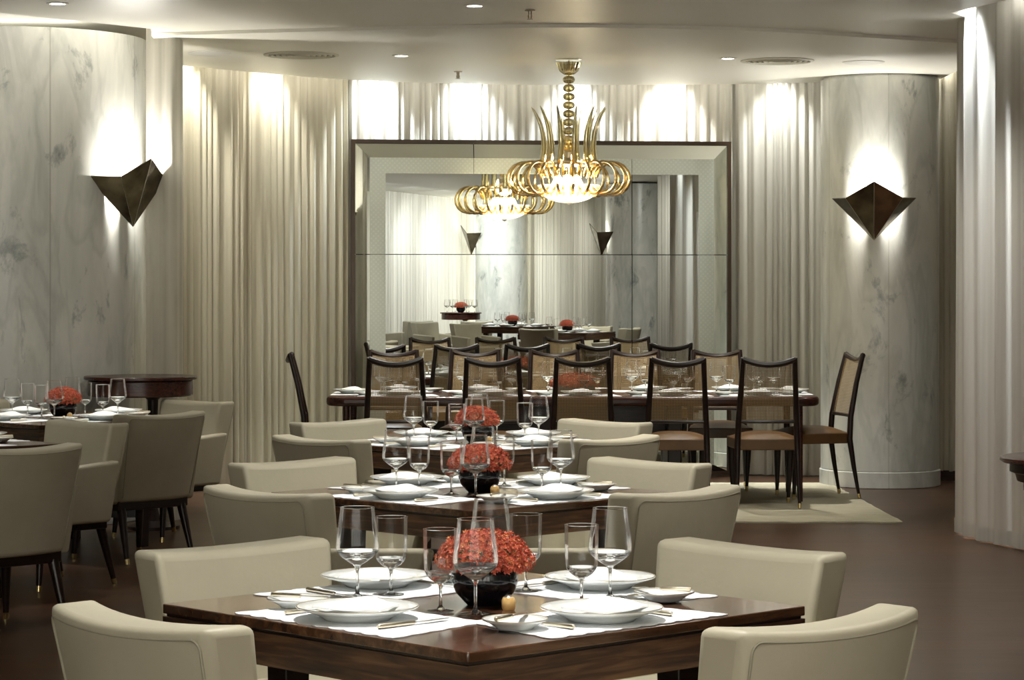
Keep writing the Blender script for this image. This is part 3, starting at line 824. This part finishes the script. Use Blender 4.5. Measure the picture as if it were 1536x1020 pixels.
def flower_dome(mb, rx, ry, rz, z0, n, seed, cx=0, size=0.008):
    rnd = random.Random(seed)
    lumps = [(rnd.uniform(-0.7, 0.7), rnd.uniform(-0.7, 0.7), rnd.uniform(0.8, 1.25)) for _ in range(9)]
    for i in range(n):
        a = rnd.uniform(0, 2*PI); t = rnd.uniform(-0.22, 1.0)
        rr = math.sqrt(max(0, 1-max(t, 0)**2)) * (1.0 if t > 0 else 1+t*0.35)
        k = 1.0
        ux, uy = rr*math.cos(a), rr*math.sin(a)
        for lx, ly, lw in lumps:
            d2 = (ux-lx)**2+(uy-ly)**2; k += 0.16*(lw-0.9)*math.exp(-d2*8)
        k *= rnd.uniform(0.80, 1.12)
        p = Vector((cx+rx*ux*k, ry*uy*k, z0+rz*t*k))
        nrm = Vector((ux/rx, uy/ry, max(t, 0.05)/rz)).normalized()
        q = nrm.to_track_quat('Z', 'Y').to_matrix().to_4x4()
        q = Matrix.Translation(p) @ q @ Matrix.Rotation(rnd.uniform(0, PI), 4, 'Z') @ Matrix.Rotation(rnd.uniform(-0.6, 0.6), 4, 'X')
        s = size*rnd.uniform(0.7, 1.3)
        vs = [(0, 0, -0.3*s)]
        fs = []
        for j in range(5):
            b0 = 2*PI*j/5
            vs += [(s*0.45*math.cos(b0-0.5), s*0.45*math.sin(b0-0.5), 0.1*s), (s*math.cos(b0), s*math.sin(b0), 0.35*s), (s*0.45*math.cos(b0+0.5), s*0.45*math.sin(b0+0.5), 0.1*s)]
            fs.append((0, 1+3*j, 2+3*j, 3+3*j))
        mb.add(vs, fs, q)
def bouquet_proto():
    root = empty('flower_bowl'); tag(root, 'x', 'flower arrangement')
    m = MB(); m.lathe([(0.0005, 0.003), (0.036, 0.003), (0.042, 0.0), (0.052, 0.010), (0.070, 0.030), (0.079, 0.052), (0.080, 0.068), (0.075, 0.088), (0.071, 0.086), (0.074, 0.066), (0.06, 0.03), (0.0005, 0.02)], 40)
    m.build('vase', M['black_glaze'], root, angle=70)
    m = MB(); rnd = random.Random(3)
    for k in range(26):
        a = rnd.uniform(0, 2*PI); rr = rnd.uniform(0, 0.05)
        m.tube([(rr*math.cos(a)*0.6, rr*math.sin(a)*0.6, 0.05), (rr*1.6*math.cos(a), rr*1.6*math.sin(a), 0.125)], 0.0016, 4)
    m.lathe([(0.0005, 0.10), (0.075, 0.092), (0.09, 0.105), (0.07, 0.135), (0.0005, 0.148)], 20)
    m.build('stems', M['stem_green'], root)
    m = MB(); flower_dome(m, 0.110, 0.096, 0.070, 0.101, 2400, 5, size=0.0066)
    o = m.build('blossoms', M['petal'], root, smooth=False); o['kind'] = 'stuff'
    return root
def longdish_proto():
    root = empty('flower_bowl'); tag(root, 'x', 'flower arrangement')
    m = MB(); m.prism(rect_poly(-0.145, 0.145, -0.075, 0.075, 0.03, 5), 0.0, 0.062); m.build('vase', M['grey_glaze'], root, bevel=0.006)
    m = MB(); flower_dome(m, 0.165, 0.09, 0.075, 0.066, 1300, 9, size=0.010)
    o = m.build('blossoms', M['petal'], root, smooth=False); o['kind'] = 'stuff'
    return root
def salt_proto():
    root = empty('salt_cellar'); tag(root, 'x', 'salt cellar')
    m = MB(); m.lathe([(0.0005, 0.0), (0.014, 0.0), (0.0165, 0.006), (0.0165, 0.022), (0.013, 0.03), (0.0005, 0.031)], 20); m.build('body', M['amber'], root)
    m = MB(); m.lathe([(0.0005, 0.036), (0.006, 0.035), (0.012, 0.030)], 16); m.build('lid', M['gold'], root)
    return root

mat_p = Proto(mat_proto()); plate_p = Proto(plate_proto(0.141, 0.030, 'dinner_plate', 'plate')); bread_p = Proto(plate_proto(0.074, 0.022, 'bread_plate', 'plate'))
nap_p = Proto(napkin_proto()); wine_p = Proto(wine_proto()); water_p = Proto(water_proto()); knife_p = Proto(knife_proto()); fork_p = Proto(fork_proto())
butter_p = Proto(knife_proto(0.15, 'butter_knife')); bouq_p = Proto(bouquet_proto()); long_p = Proto(longdish_proto()); salt_p = Proto(salt_proto())
rj = random.Random(11)
def place(px_, py, ang, where, z=0.75, cutlery=True, f0=-0.39, k=0, half=TH, tname='', side_l=-0.255, layer=0, off=None):
    """ang: facing direction angle; (px_,py) table reference point"""
    fx, fy = math.cos(ang), math.sin(ang); rx, ry = fy, -fx
    def W(f_, r_, dz=0): return (px_+fx*f_+rx*r_, py+fy*f_+ry*r_, z+dz)
    rz = ang - PI/2
    j = lambda s: rj.uniform(-s, s)
    mat_p(W(f0+0.022, 0.0, 0.0004+0.0006*layer), rz, 'white scalloped placemat%s' % where)
    z1 = 0.003+0.0006*layer
    pf, pr, wf, wr, hf, hr = off or (f0, 0.0, f0+0.245, 0.125, f0+0.225, 0.028)
    plate_p(W(pf, pr, z1), rz, 'white gold-rimmed dinner plate%s' % where)
    nap_p(W(pf+j(.01), pr+j(.01), z1+0.0275), rz+j(.4), 'folded white napkin on plate%s' % where)
    bread_p(W(f0+0.03+j(.01), side_l+j(.012), z1), rz, 'small white bread plate%s' % where)
    wine_p(W(wf+j(.004), wr+j(.004), 0.0028), rz, 'tall wine glass%s' % where)
    water_p(W(hf+j(.004), hr+j(.004), 0.0028), rz, 'straight-sided water glass%s' % where)
    if cutlery:
        knife_p(W(f0+0.03, 0.163, z1), rz+j(.05), 'gold-handled table knife%s' % where)
        fork_p(W(f0+0.02, -0.160, z1), rz+j(.05), 'gold-handled fork%s' % where)
        butter_p(W(f0+0.03, side_l+0.01, z1+0.0225), rz-0.9+j(.4), 'butter knife on bread plate%s' % where)

def square_table(cx, cy, rot, desc, skip=(), chair_tweak={}, far=False, names=('front left', 'front right', 'back right', 'back left'), tref=None, chairs=True):
    tab_p((cx, cy, 0), rot-PI/4+PI/4+0, 'dark walnut table laid for four, the %s' % desc, None)
    for q in range(4):
        ang = rot + q*PI/2
        if q in skip: continue
        where = ', %s side of %s' % (names[q], desc)
        off = ((-0.39, 0.0, -0.143, 0.132, -0.163, 0.030), (-0.397, 0.002, -0.15, 0.285, -0.187, 0.151), (-0.43, 0.03, -0.245, 0.232, -0.246, 0.107), (-0.44, -0.04, -0.288, 0.150, -0.275, 0.048))[q]
        place(cx, cy, ang, where, layer=q % 2, cutlery=not far, off=off)
    for q in range(4):
        if q in skip: continue
        ang = rot + q*PI/2
        dx, dy, da = chair_tweak.get(q, (0, 0, 0))
        D = 0.742
        x_, y_ = cx-math.cos(ang)*D+dx, cy-math.sin(ang)*D+dy
        if chairs: arm_p((x_, y_, 0), ang-PI/2+da, 'cream leather armchair, %s side of %s' % (names[q], desc), 'cream leather armchairs')
    bouq_p((cx+0.005, cy, 0.7505), rj.uniform(0, 6), 'black bowl of coral flowers on the %s' % desc, 'bowls of coral flowers')
    salt_p((cx+0.062, cy-0.095, 0.7505), 0, 'amber salt cellar on the %s' % desc, 'salt cellars')
R = math.radians
square_table(-0.07, 5.90, R(43.4), 'nearest square table', chair_tweak={0: (0.03, 0, 0), 1: (0.015, 0, 0), 3: (0.01, 0, 0), 2: (-0.02, 0, 0)})
square_table(-0.125, 9.14, R(44.6), 'second square table from the camera', chair_tweak={1: (-0.02, 0.02, 0.03), 2: (-0.04, 0, 0), 3: (-0.05, 0, 0)})
square_table(-0.175, 12.08, R(45), 'third square table from the camera', chair_tweak={1: (-0.08, 0.02, 0), 2: (-0.05, 0, 0), 3: (-0.02, 0, 0)})
square_table(-2.62, 14.35, R(46), 'square table by the left column', chair_tweak={1: (-0.05, -0.08, 0.05)})
square_table(-2.95, 12.0, R(45), 'square table at the left edge', skip=(0, 3), chair_tweak={1: (0.10, -0.55, 0.03), 2: (0.05, 0.0, 0)})

# mirror-only tables and chairs
x, y = refl(768, 40.0); square_table(x, y, R(32), 'left mirrored square table', far=True, skip=(), chairs=False)
x, y = refl(850, 36.2); square_table(x, y, R(38), 'right mirrored square table', far=True, skip=(0,))
for i, (p_, d_, a_, lab) in enumerate(((612, 41.0, 150, 'leftmost'), (655, 39.6, -40, 'second from the left'), (703, 41.0, 160, 'half hidden, beside the console'), (714, 38.6, -30, 'beside the left mirrored table'))):
    x, y = refl(p_, d_)
    arm_p((x, y, 0), R(a_), 'armchair seen only in the mirror, %s' % lab, 'cream leather armchairs')

# ------------------------------------------------------------------ long table
LX0, LX1, LY0, LY1 = -1.30, 2.15, 17.13, 18.17
root = empty('long_table', ((LX0+LX1)/2, (LY0+LY1)/2, 0.0115)); tag(root, 'long red-brown wooden table laid for a party in front of the mirror', 'table')
hx, hy = (LX1-LX0)/2, (LY1-LY0)/2
m = MB(); m.prism(rect_poly(-hx, hx, -hy, hy, 0.14, 8), 0.670, 0.7385); m.build('tabletop', M['red_wood'], root, bevel=0.024, seg=4)
for s in (-1, 1):
    m = MB(); m.box((s*0.72, 0, 0.34), (0.10, 0.62, 0.66)); m.build('pedestal', M['dark_wood'], root, bevel=0.01)
    m = MB(); m.box((s*0.72, 0, 0.03), (0.14, 0.66, 0.06)); m.build('foot', M['dark_wood'], root, bevel=0.01)
m = MB(); m.box((0, 0, 0.56), (1.34, 0.05, 0.24)); m.build('stretcher', M['dark_wood'], root, smooth=False)
for sx_ in (-1, 1):
    for sy_ in (-1, 1):
        m = MB(); m.tube([(sx_*(hx-0.14), sy_*(hy-0.12), 0.68), (sx_*(hx-0.13), sy_*(hy-0.11), 0.0)], [0.026, 0.014], 10); m.build('leg', M['red_wood'], root)
fx_ = [px2x(p, 16.9) for p in (595, 740, 873, 1013, 1147)]
bx_ = [px2x(p, 18.4) for p in (590, 710, 834, 955, 1077)]
ordn = ['first', 'second', 'third', 'fourth', 'fifth']
for i, x in enumerate(fx_):
    cane_p((x, 16.92+rj.uniform(-.02, .02), 0.014), R(rj.uniform(-2, 2))-R(1 if i < 2 else -2 if i == 4 else 0), 'cane-backed dining chair, near side of long table, %s from the left' % ordn[i], 'cane-backed dining chairs')
    place(x, LY0+0.55, PI/2, ', near side of long table, %s from the left' % ordn[i], cutlery=False)
for i, x in enumerate(bx_):
    cane_p((x, 18.30+rj.uniform(-.02, .02), 0.014), PI+R(rj.uniform(-2, 2)), 'cane-backed dining chair, far side of long table, %s from the left' % ordn[i], 'cane-backed dining chairs')
    place(x+0.06, LY1-0.55, -PI/2, ', far side of long table, %s from the left' % ordn[i], cutlery=False)
cane_p((2.15, 17.62, 0.014), R(90+12), 'cane-backed dining chair at the right head of the long table, seen from its side', 'cane-backed dining chairs')
cane_p((-1.27, 17.66, 0.014), R(-90+3), 'cane-backed dining chair at the left head of the long table, seen edge-on', 'cane-backed dining chairs')
place(LX1-0.55, 17.66, PI, ', right head of the long table', cutlery=False)
place(LX0+0.55, 17.62, 0, ', left head of the long table', cutlery=False)
long_p((px2x(862, 17.6), 17.62, 0.7505), 0, 'low grey dish of coral flowers at the middle of the long table', 'bowls of coral flowers')

# ------------------------------------------------------------------ round console by the left column
def console(cx, cy, r, h, label, colc=None, colr=0):
    root = empty('console_table', (cx, cy, 0)); tag(root, label, 'table')
    def ring(rr):
        pts = []
        for i in range(72):
            a = 2*PI*i/72; x_, y_ = rr*math.cos(a), rr*math.sin(a)
            if colc:
                dx, dy = cx+x_-colc[0], cy+y_-colc[1]; q = math.hypot(dx, dy)
                if q < colr: x_, y_ = colc[0]+dx/q*colr-cx, colc[1]+dy/q*colr-cy
            pts.append((x_, y_))
        return pts
    m = MB(); m.prism(ring(r), h-0.022, h); m.build('tabletop', M['red_wood'], root, bevel=0.006)
    m = MB(); m.prism(ring(r-0.025), h-0.125, h-0.022); m.build('apron', M['red_wood'], root, bevel=0.01)
    m = MB(); m.lathe([(0.17, 0), (0.17, 0.02), (0.05, 0.05), (0.028, 0.15), (0.022, 0.5), (0.035, h-0.15), (0.06, h-0.125)], 24, (0.08, -0.02, 0)); m.build('pedestal', M['dark_wood'], root)
    return root
console(-2.33, 15.46, 0.352, 0.955, 'round dark wooden console table against the broad left column', (-3.31, 16.2), 0.93)
x, y = refl(691, 42.6); console(x, y, 0.36, 0.93, 'round dark console table seen only in the mirror')
bouq_p((x, y, 0.9305), 0, 'bowl of coral flowers on the console table seen only in the mirror', 'bowls of coral flowers')
for k in range(6):
    a_ = k*PI/3+0.3
    wine_p((x+0.24*math.cos(a_), y+0.24*math.sin(a_), 0.9305), 0, 'wine glass on the console table seen only in the mirror', 'wine glasses on the reflected console')

# side table at the right edge
rx_, ry_ = px2x(1502, 11.8)+0.36, 11.8
root = empty('side_table', (rx_, ry_, 0)); tag(root, 'round dark pedestal side table cut off by the right edge', 'table')
hh = pz(684, 11.8)
m = MB(); m.lathe([(0.0005, hh), (0.34, hh), (0.36, hh-0.008), (0.362, hh-0.02), (0.345, hh-0.032), (0.32, hh-0.036), (0.0005, hh-0.036)], 64); m.build('tabletop', M['red_wood'], root, angle=50)
m = MB(); m.lathe([(0.315, hh-0.036), (0.315, hh-0.075), (0.29, hh-0.085), (0.28, hh-0.12), (0.25, hh-0.13), (0.25, hh-0.165), (0.0005, hh-0.165)], 64); m.build('tiered_apron', M['dark_wood'], root, angle=50)
m = MB(); m.lathe([(0.20, 0.001), (0.20, 0.025), (0.07, 0.06), (0.04, 0.15), (0.035, 0.4), (0.06, hh-0.165)], 32); m.build('pedestal', M['dark_wood'], root)

# ------------------------------------------------------------------ chandelier
chx, chy = px2x(853, 17.4), 17.35
root = empty('chandelier', (chx, chy, 0)); tag(root, 'golden blown-glass chandelier with curled arms hanging over the long table', 'chandelier')
zc = CZ-0.022
m = MB(); m.lathe([(0.0005, zc), (0.092, zc), (0.09, zc-0.006), (0.0005, zc-0.008)], 32); m.build('ceiling_plate', M['gold'], root)
m = MB(); m.tube([(0, 0, zc-0.005), (0, 0, 2.30)], 0.006, 8); m.build('rod', M['gold'], root)
# ribbed cup
m = MB(); prof = [(0.012, zc-0.112), (0.035, zc-0.105), (0.062, zc-0.085), (0.078, zc-0.055), (0.089, zc-0.022)]
vs = []; fs = []; n = 72
for r_, z_ in prof:
    for i in range(n):
        a = 2*PI*i/n; q = r_*(1+0.035*math.cos(a*18)); vs.append((q*math.cos(a), q*math.sin(a), z_))
for j in range(len(prof)-1):
    for i in range(n): fs.append((j*n+i, j*n+(i+1) % n, (j+1)*n+(i+1) % n, (j+1)*n+i))
m.add(vs, fs); m.build('ribbed_cup', M['smoke_glass'], root, angle=80)
zb = zc-0.112
k = 0
while zb > 2.46:
    h_ = 0.060; m = MB(); vs = []; fs = []; n = 48; rows = 8
    for j in range(rows+1):
        t = -1+2*j/rows; r_ = 0.010+0.031*math.sqrt(max(0, 1-t*t))
        for i in range(n):
            a = 2*PI*i/n; q = r_*(1+0.05*math.cos(a*12)); vs.append((q*math.cos(a), q*math.sin(a), zb-h_/2+t*h_*0.46))
    for j in range(rows):
        for i in range(n): fs.append((j*n+i, j*n+(i+1) % n, (j+1)*n+(i+1) % n, (j+1)*n+i))
    m.add(vs, fs); m.build('glass_ball', M['smoke_glass'], root, angle=80); zb -= h_; k += 1
m = MB(); m.lathe([(0.03, 2.48), (0.055, 2.46), (0.05, 2.42), (0.075, 2.40), (0.19, 2.385), (0.195, 2.375), (0.19, 2.365), (0.05, 2.36)], 40); m.build('hub', M['gold'], root)
# horns
zt = pz(157, 17.35); z0_ = 2.375
for k in range(12):
    a = 2*PI*(k+0.35)/12
    pts = []; rad = []
    for i in range(25):
        t = i/24
        r_ = 0.188 - 0.016*math.sin(t*PI*0.9) + 0.085*t**2.6
        z_ = z0_ + (zt-z0_)*t*(1-0.05*t)
        pts.append((r_*math.cos(a), r_*math.sin(a), z_))
        rad.append((0.019*(1-t)**0.55+0.0018)*(1+0.13*(i % 2)))
    m = MB(); m.tube(pts, rad, 8); m.build('glass_horn', M['smoke_glass'], root, angle=80)
# curled arms
zm = pz(270, 17.35)
for k in range(24):
    a = 2*PI*(k+0.2)/24; ca, sa = math.cos(a), math.sin(a)
    pts = []; rad = []
    n = 30
    for i in range(n):
        ph = PI*0.97 - (2*PI*0.90)*i/(n-1)
        r_ = 0.315 + 0.118*math.cos(ph); z_ = zm + 0.112*math.sin(ph) + 0.008
        pts.append((r_*ca, r_*sa, z_)); rad.append(0.009*(1+0.22*(i % 2)))
    # tail hooks down over the dome
    pts.append((0.195*ca, 0.195*sa, zm-0.075)); rad.append(0.010)
    pts.append((0.190*ca, 0.190*sa, zm-0.098)); rad.append(0.012)
    pts.append((0.188*ca, 0.188*sa, zm-0.118)); rad.append(0.003)
    m = MB(); m.tube(pts, rad, 8); m.build('curled_arm', M['amber_glass'], root, angle=80)
m = MB(); prof = []
for i in range(13):
    t = i/12; ang_ = t*PI/2
    prof.append((max(0.0005, 0.215*math.sin(ang_)), zm-0.050-0.112*math.cos(ang_)))
prof += [(0.217, zm-0.035)]
m.lathe(prof, 48); m.build('dome', M['dome'], root, angle=80)
for k in range(7):
    a = 2*PI*k/7; rr_ = 0.085 if k else 0.0
    m = MB(); m.lathe([(0.0005, -0.045), (0.03, -0.034), (0.045, 0.0), (0.03, 0.034), (0.015, 0.06), (0.0005, 0.062)], 16, (rr_*math.cos(a), rr_*math.sin(a), zm-0.03))
    m.build('bulb', M['chand_bulb'], root)
m = MB(); m.lathe([(0.0005, zm-0.178), (0.012, zm-0.172), (0.024, zm-0.162), (0.024, zm-0.156), (0.0005, zm-0.155)], 16); m.build('finial', M['gold'], root)

# ------------------------------------------------------------------ lights
def light(kind, name, loc, power, colr, size=0.05, spot=None, blend=0.5, target=None, shape=None):
    L = bpy.data.lights.new(name, kind); L.energy = power; L.color = colr
    if kind == 'SPOT': L.spot_size = spot; L.spot_blend = blend; L.shadow_soft_size = size
    elif kind == 'POINT': L.shadow_soft_size = size
    o = bpy.data.objects.new(name, L); col.objects.link(o); o.location = loc
    if target:
        o.rotation_euler = (Vector(target)-Vector(loc)).to_track_quat('-Z', 'Y').to_euler()
    return o
light('POINT', 'chandelier_light', (chx, chy, zm+0.13), 42, (1.0, 0.82, 0.5), 0.08)

def downlight_proto():
    root = empty('ceiling_downlight'); tag(root, 'x', 'ceiling light')
    m = MB(); m.lathe([(0.062, 0), (0.064, -0.004), (0.045, -0.006), (0.042, 0.0)], 28); m.build('trim_ring', M['white_paint'], root)
    m = MB(); m.lathe([(0.0005, -0.002), (0.042, -0.002)], 24); m.build('lens', M['lamp_white'], root)
    return root
dl_p = Proto(downlight_proto())
zs = CZ-0.0005; zf = CZ-0.0225
def dpos(px_, y_, z_):
    d_ = (z_-HC)*F/(YH-y_); return px2x(px_, d_), d_
for px_, y_, z_, lab in ((712, 8, zs, 'small recessed ceiling light at the top middle edge'), (602, 83, zf, 'small recessed ceiling light left of the chandelier'), (1092, 87, zf, 'small recessed ceiling light right of the chandelier')):
    x, y = dpos(px_, y_, z_); dl_p((x, y, z_), 0, lab, 'recessed ceiling lights')
def table_spot(x, y, tx, ty, power, spot=62, lab=None):
    dl_p((x, y, zs), 0, lab, 'recessed ceiling lights')
    light('SPOT', 'downlight_or_fill_beam', (x, y, zs-0.012), power, (1.0, 0.97, 0.92), 0.035, R(spot), 0.6, (tx, ty, 0.75))
table_spot(-0.07, 5.6, -0.07, 5.75, 105, lab='recessed ceiling light over the nearest square table, out of view')
table_spot(-0.12, 8.95, -0.12, 9.1, 85, lab='recessed ceiling light over the second square table, out of view')
table_spot(-0.16, 11.9, -0.16, 12.0, 85, lab='recessed ceiling light over the third square table, out of view')
table_spot(-2.6, 14.1, -2.62, 14.3, 70, spot=50, lab='recessed ceiling light over the far left square table, out of view')
table_spot(-2.95, 11.9, -2.95, 12.1, 35, spot=50, lab='recessed ceiling light over the table at the left edge, out of view')
for x in (-0.55, 0.42, 1.40):
    light('SPOT', 'downlight_or_fill_beam', (x, 17.45, zf-0.012), 75, (1.0, 0.97, 0.9), 0.035, R(70), 0.6, (x, 17.65, 0.75))
# curtain wall washers in the ceiling slot
def washer(px_, d_, power, colr=(1, 0.97, 0.9), spot=70, z=3.42, tilt=0.0):
    x = px2x(px_, d_); power *= 2.6
    light('SPOT', 'slot_or_fill_light', (x, d_, z), power, colr, 0.03, R(spot), 0.7, (x, d_+tilt, 0.0))
cool = (0.86, 0.95, 1.0)
for px_, d_, pw, cc in ((295, 18.02, 26, (1, 0.96, 0.82)), (415, 18.72, 26, (1, 0.97, 0.85)), (567, 19.36, 50, cool), (705, 19.60, 50, cool), (862, 19.68, 38, cool), (1005, 19.66, 42, (1, 0.98, 0.92)), (1165, 19.52, 24, (0.97, 0.99, 0.95))):
    washer(px_, d_, pw, cc)
washer(1425, 18.95, 14)
washer(1458, 14.80, 200, (0.95, 0.98, 1.0), spot=62, z=3.44)
washer(238, 15.70, 12)
# cove tubes lying on top of the ceiling edge
def cove(pts, label):
    m = MB(); m.tube([(x_, y_, CZ+0.045) for x_, y_ in pts], 0.02, 8); tag(m.build('cove_or_fill_tube', M['cove'], None), label, 'light')
cove([(x_, y_+0.05) for x_, y_ in arc2[4:-10]], 'light tube hidden in the ceiling slot above the back curtains')
cove([(-4.1, 13.75), (-3.09, 14.65), (-2.22, 15.68)], 'light tube hidden in the ceiling slot above the broad left column')
cove([(-3.9, 16.42), (-3.3, 16.40), (-2.85, 16.45)], 'unseen light tube added on the broad left column to brighten the recess')  # tube added out of sight to light the recess above the column
cove([(3.22, 12.55), (2.90, 13.9), (2.80, 14.25)], 'light tube hidden in the ceiling slot above the right foreground curtain')
# spots added out of view to brighten the curtains shown in the mirror
for p_, d_ in ((575, 40.4), (620, 41.9), (665, 43.4), (705, 44.6)):
    x, y = refl(p_, d_); x2, y2 = refl(p_, d_-2.2)
    light('SPOT', 'slot_or_fill_light', (x2, y2, 3.08), 62, (0.97, 0.99, 1.0), 0.05, R(100), 0.9, (x, y, 1.5))
for p_, d_ in ((820, 43.2), (890, 41)):
    x, y = refl(p_, d_); x2, y2 = refl(p_, d_-1.8)
    light('SPOT', 'slot_or_fill_light', (x2, y2, 3.08), 38, (1, 0.97, 0.92), 0.05, R(100), 0.9, (x, y, 1.5))
for p_, d_ in ((768, 40.0), (850, 36.2)):
    x, y = refl(p_, d_); table_spot(x, y, x, y, 90, lab='unseen ceiling light added to brighten a mirrored square table')  # unseen spots and fittings added to brighten the reflected tables
x, y = refl(975, 36.0); x2, y2 = refl(985, 34.0)
light('SPOT', 'slot_or_fill_light', (x2, y2, 3.08), 70, (1, 0.97, 0.92), 0.05, R(100), 0.9, (x, y, 1.5))  # spot added out of view to lighten the dark mirrored column
# wide fill spots added under the ceiling, one lifting the right column; no fittings
for x, y, pw in ((-1.6, 3.0, 30), (1.7, 3.6, 60), (1.9, 7.4, 70), (-1.9, 7.6, 18), (1.6, 10.8, 80), (-1.5, 10.6, 18), (1.9, 14.2, 60), (3.6, 2.5, 60), (-0.4, 14.6, 40), (0.2, 2.6, 60), (3.0, 16.5, 70)):
    light('SPOT', 'downlight_or_fill_beam', (x, y, zs-0.012), pw, (1.0, 0.95, 0.86), 0.06, R(120), 0.9, (x, y, 0))

# ------------------------------------------------------------------ ceiling fittings
def vent(px_, y_, lab, r=0.26):
    x, y = dpos(px_, y_, zf)
    root = empty('ceiling_vent', (x, y, zf)); tag(root, lab, 'air vent', 'round ceiling vents')
    m = MB(); m.lathe([(r, 0), (r, -0.006), (r-0.025, -0.010), (r-0.03, 0)], 48); m.build('rim', M['vent_metal'], root)
    for k in range(5):
        q = r-0.045-k*0.038
        m = MB(); m.lathe([(q, -0.001), (q-0.006, -0.012), (q-0.020, -0.007), (q-0.018, -0.001)], 40); m.build('ring_slat', M['vent_metal'], root)
    m = MB(); m.lathe([(0.0005, -0.001), (r-0.03, -0.001)], 40); m.build('backing', M['dark_wood'], root)
vent(452, 82, 'round slatted ceiling vent above the left part of the back wall')
vent(1166, 91, 'round slatted ceiling vent left of the slim right column')
for px_, y_, lab in ((315, 80, 'flat white ceiling disc at the far left of the ceiling edge'), (1295, 93, 'flat white ceiling disc above the slim right column')):
    x, y = dpos(px_, y_, zf); m = MB(); m.lathe([(0.0005, -0.010), (0.13, -0.010), (0.15, -0.003), (0.15, 0)], 40)
    tag(m.build('ceiling_speaker', M['white_paint'], None, (x, y, zf)), lab, 'speaker', 'flat ceiling discs')
for px_, y_, z_, lab in ((795, 15, zs, 'small metal sprinkler on the ceiling at the top middle'), (687, 107, zf, 'small metal sprinkler near the back ceiling edge, left of the chandelier')):
    x, y = dpos(px_, y_, z_)
    root = empty('ceiling_sprinkler', (x, y, z_)); tag(root, lab, 'sprinkler', 'ceiling sprinklers')
    m = MB(); m.lathe([(0.0005, -0.001), (0.032, -0.001), (0.03, -0.006), (0.012, -0.008), (0.010, -0.03), (0.014, -0.032), (0.012, -0.05), (0.0005, -0.05)], 20); m.build('body', M['chrome_dark'], root)
    m = MB(); m.lathe([(0.0005, -0.058), (0.018, -0.056), (0.018, -0.053), (0.0005, -0.052)], 16); m.tube([(0, 0, -0.05), (0, 0, -0.054)], 0.004, 6); m.build('deflector', M['chrome_dark'], root)

# ------------------------------------------------------------------ world, camera, colour
w = bpy.data.worlds.new('world'); scene.world = w; w.use_nodes = True
w.node_tree.nodes['Background'].inputs[0].default_value = (1.0, 0.96, 0.86, 1); w.node_tree.nodes['Background'].inputs[1].default_value = 1.9
cam = bpy.data.cameras.new('camera'); co = bpy.data.objects.new('camera', cam); col.objects.link(co)
co.location = (0, 0, HC); co.rotation_euler = (PI/2, 0, 0)
cam.sensor_width = 36; cam.lens = F/1536*36; cam.shift_y = -(510-YH)/1536.0
cam.clip_start = 0.05; cam.clip_end = 200
scene.camera = co
scene.view_settings.view_transform = 'Standard'; scene.view_settings.look = 'None'; scene.view_settings.gamma = 1.0
scene.view_settings.use_curve_mapping = False
scene.view_settings.exposure = 1.75
cy = scene.cycles
cy.use_denoising = True
cy.max_bounces = 14; cy.transparent_max_bounces = 40; cy.transmission_bounces = 10; cy.glossy_bounces = 6; cy.diffuse_bounces = 4
cy.sample_clamp_indirect = 4.0; cy.caustics_reflective = False; cy.caustics_refractive = False
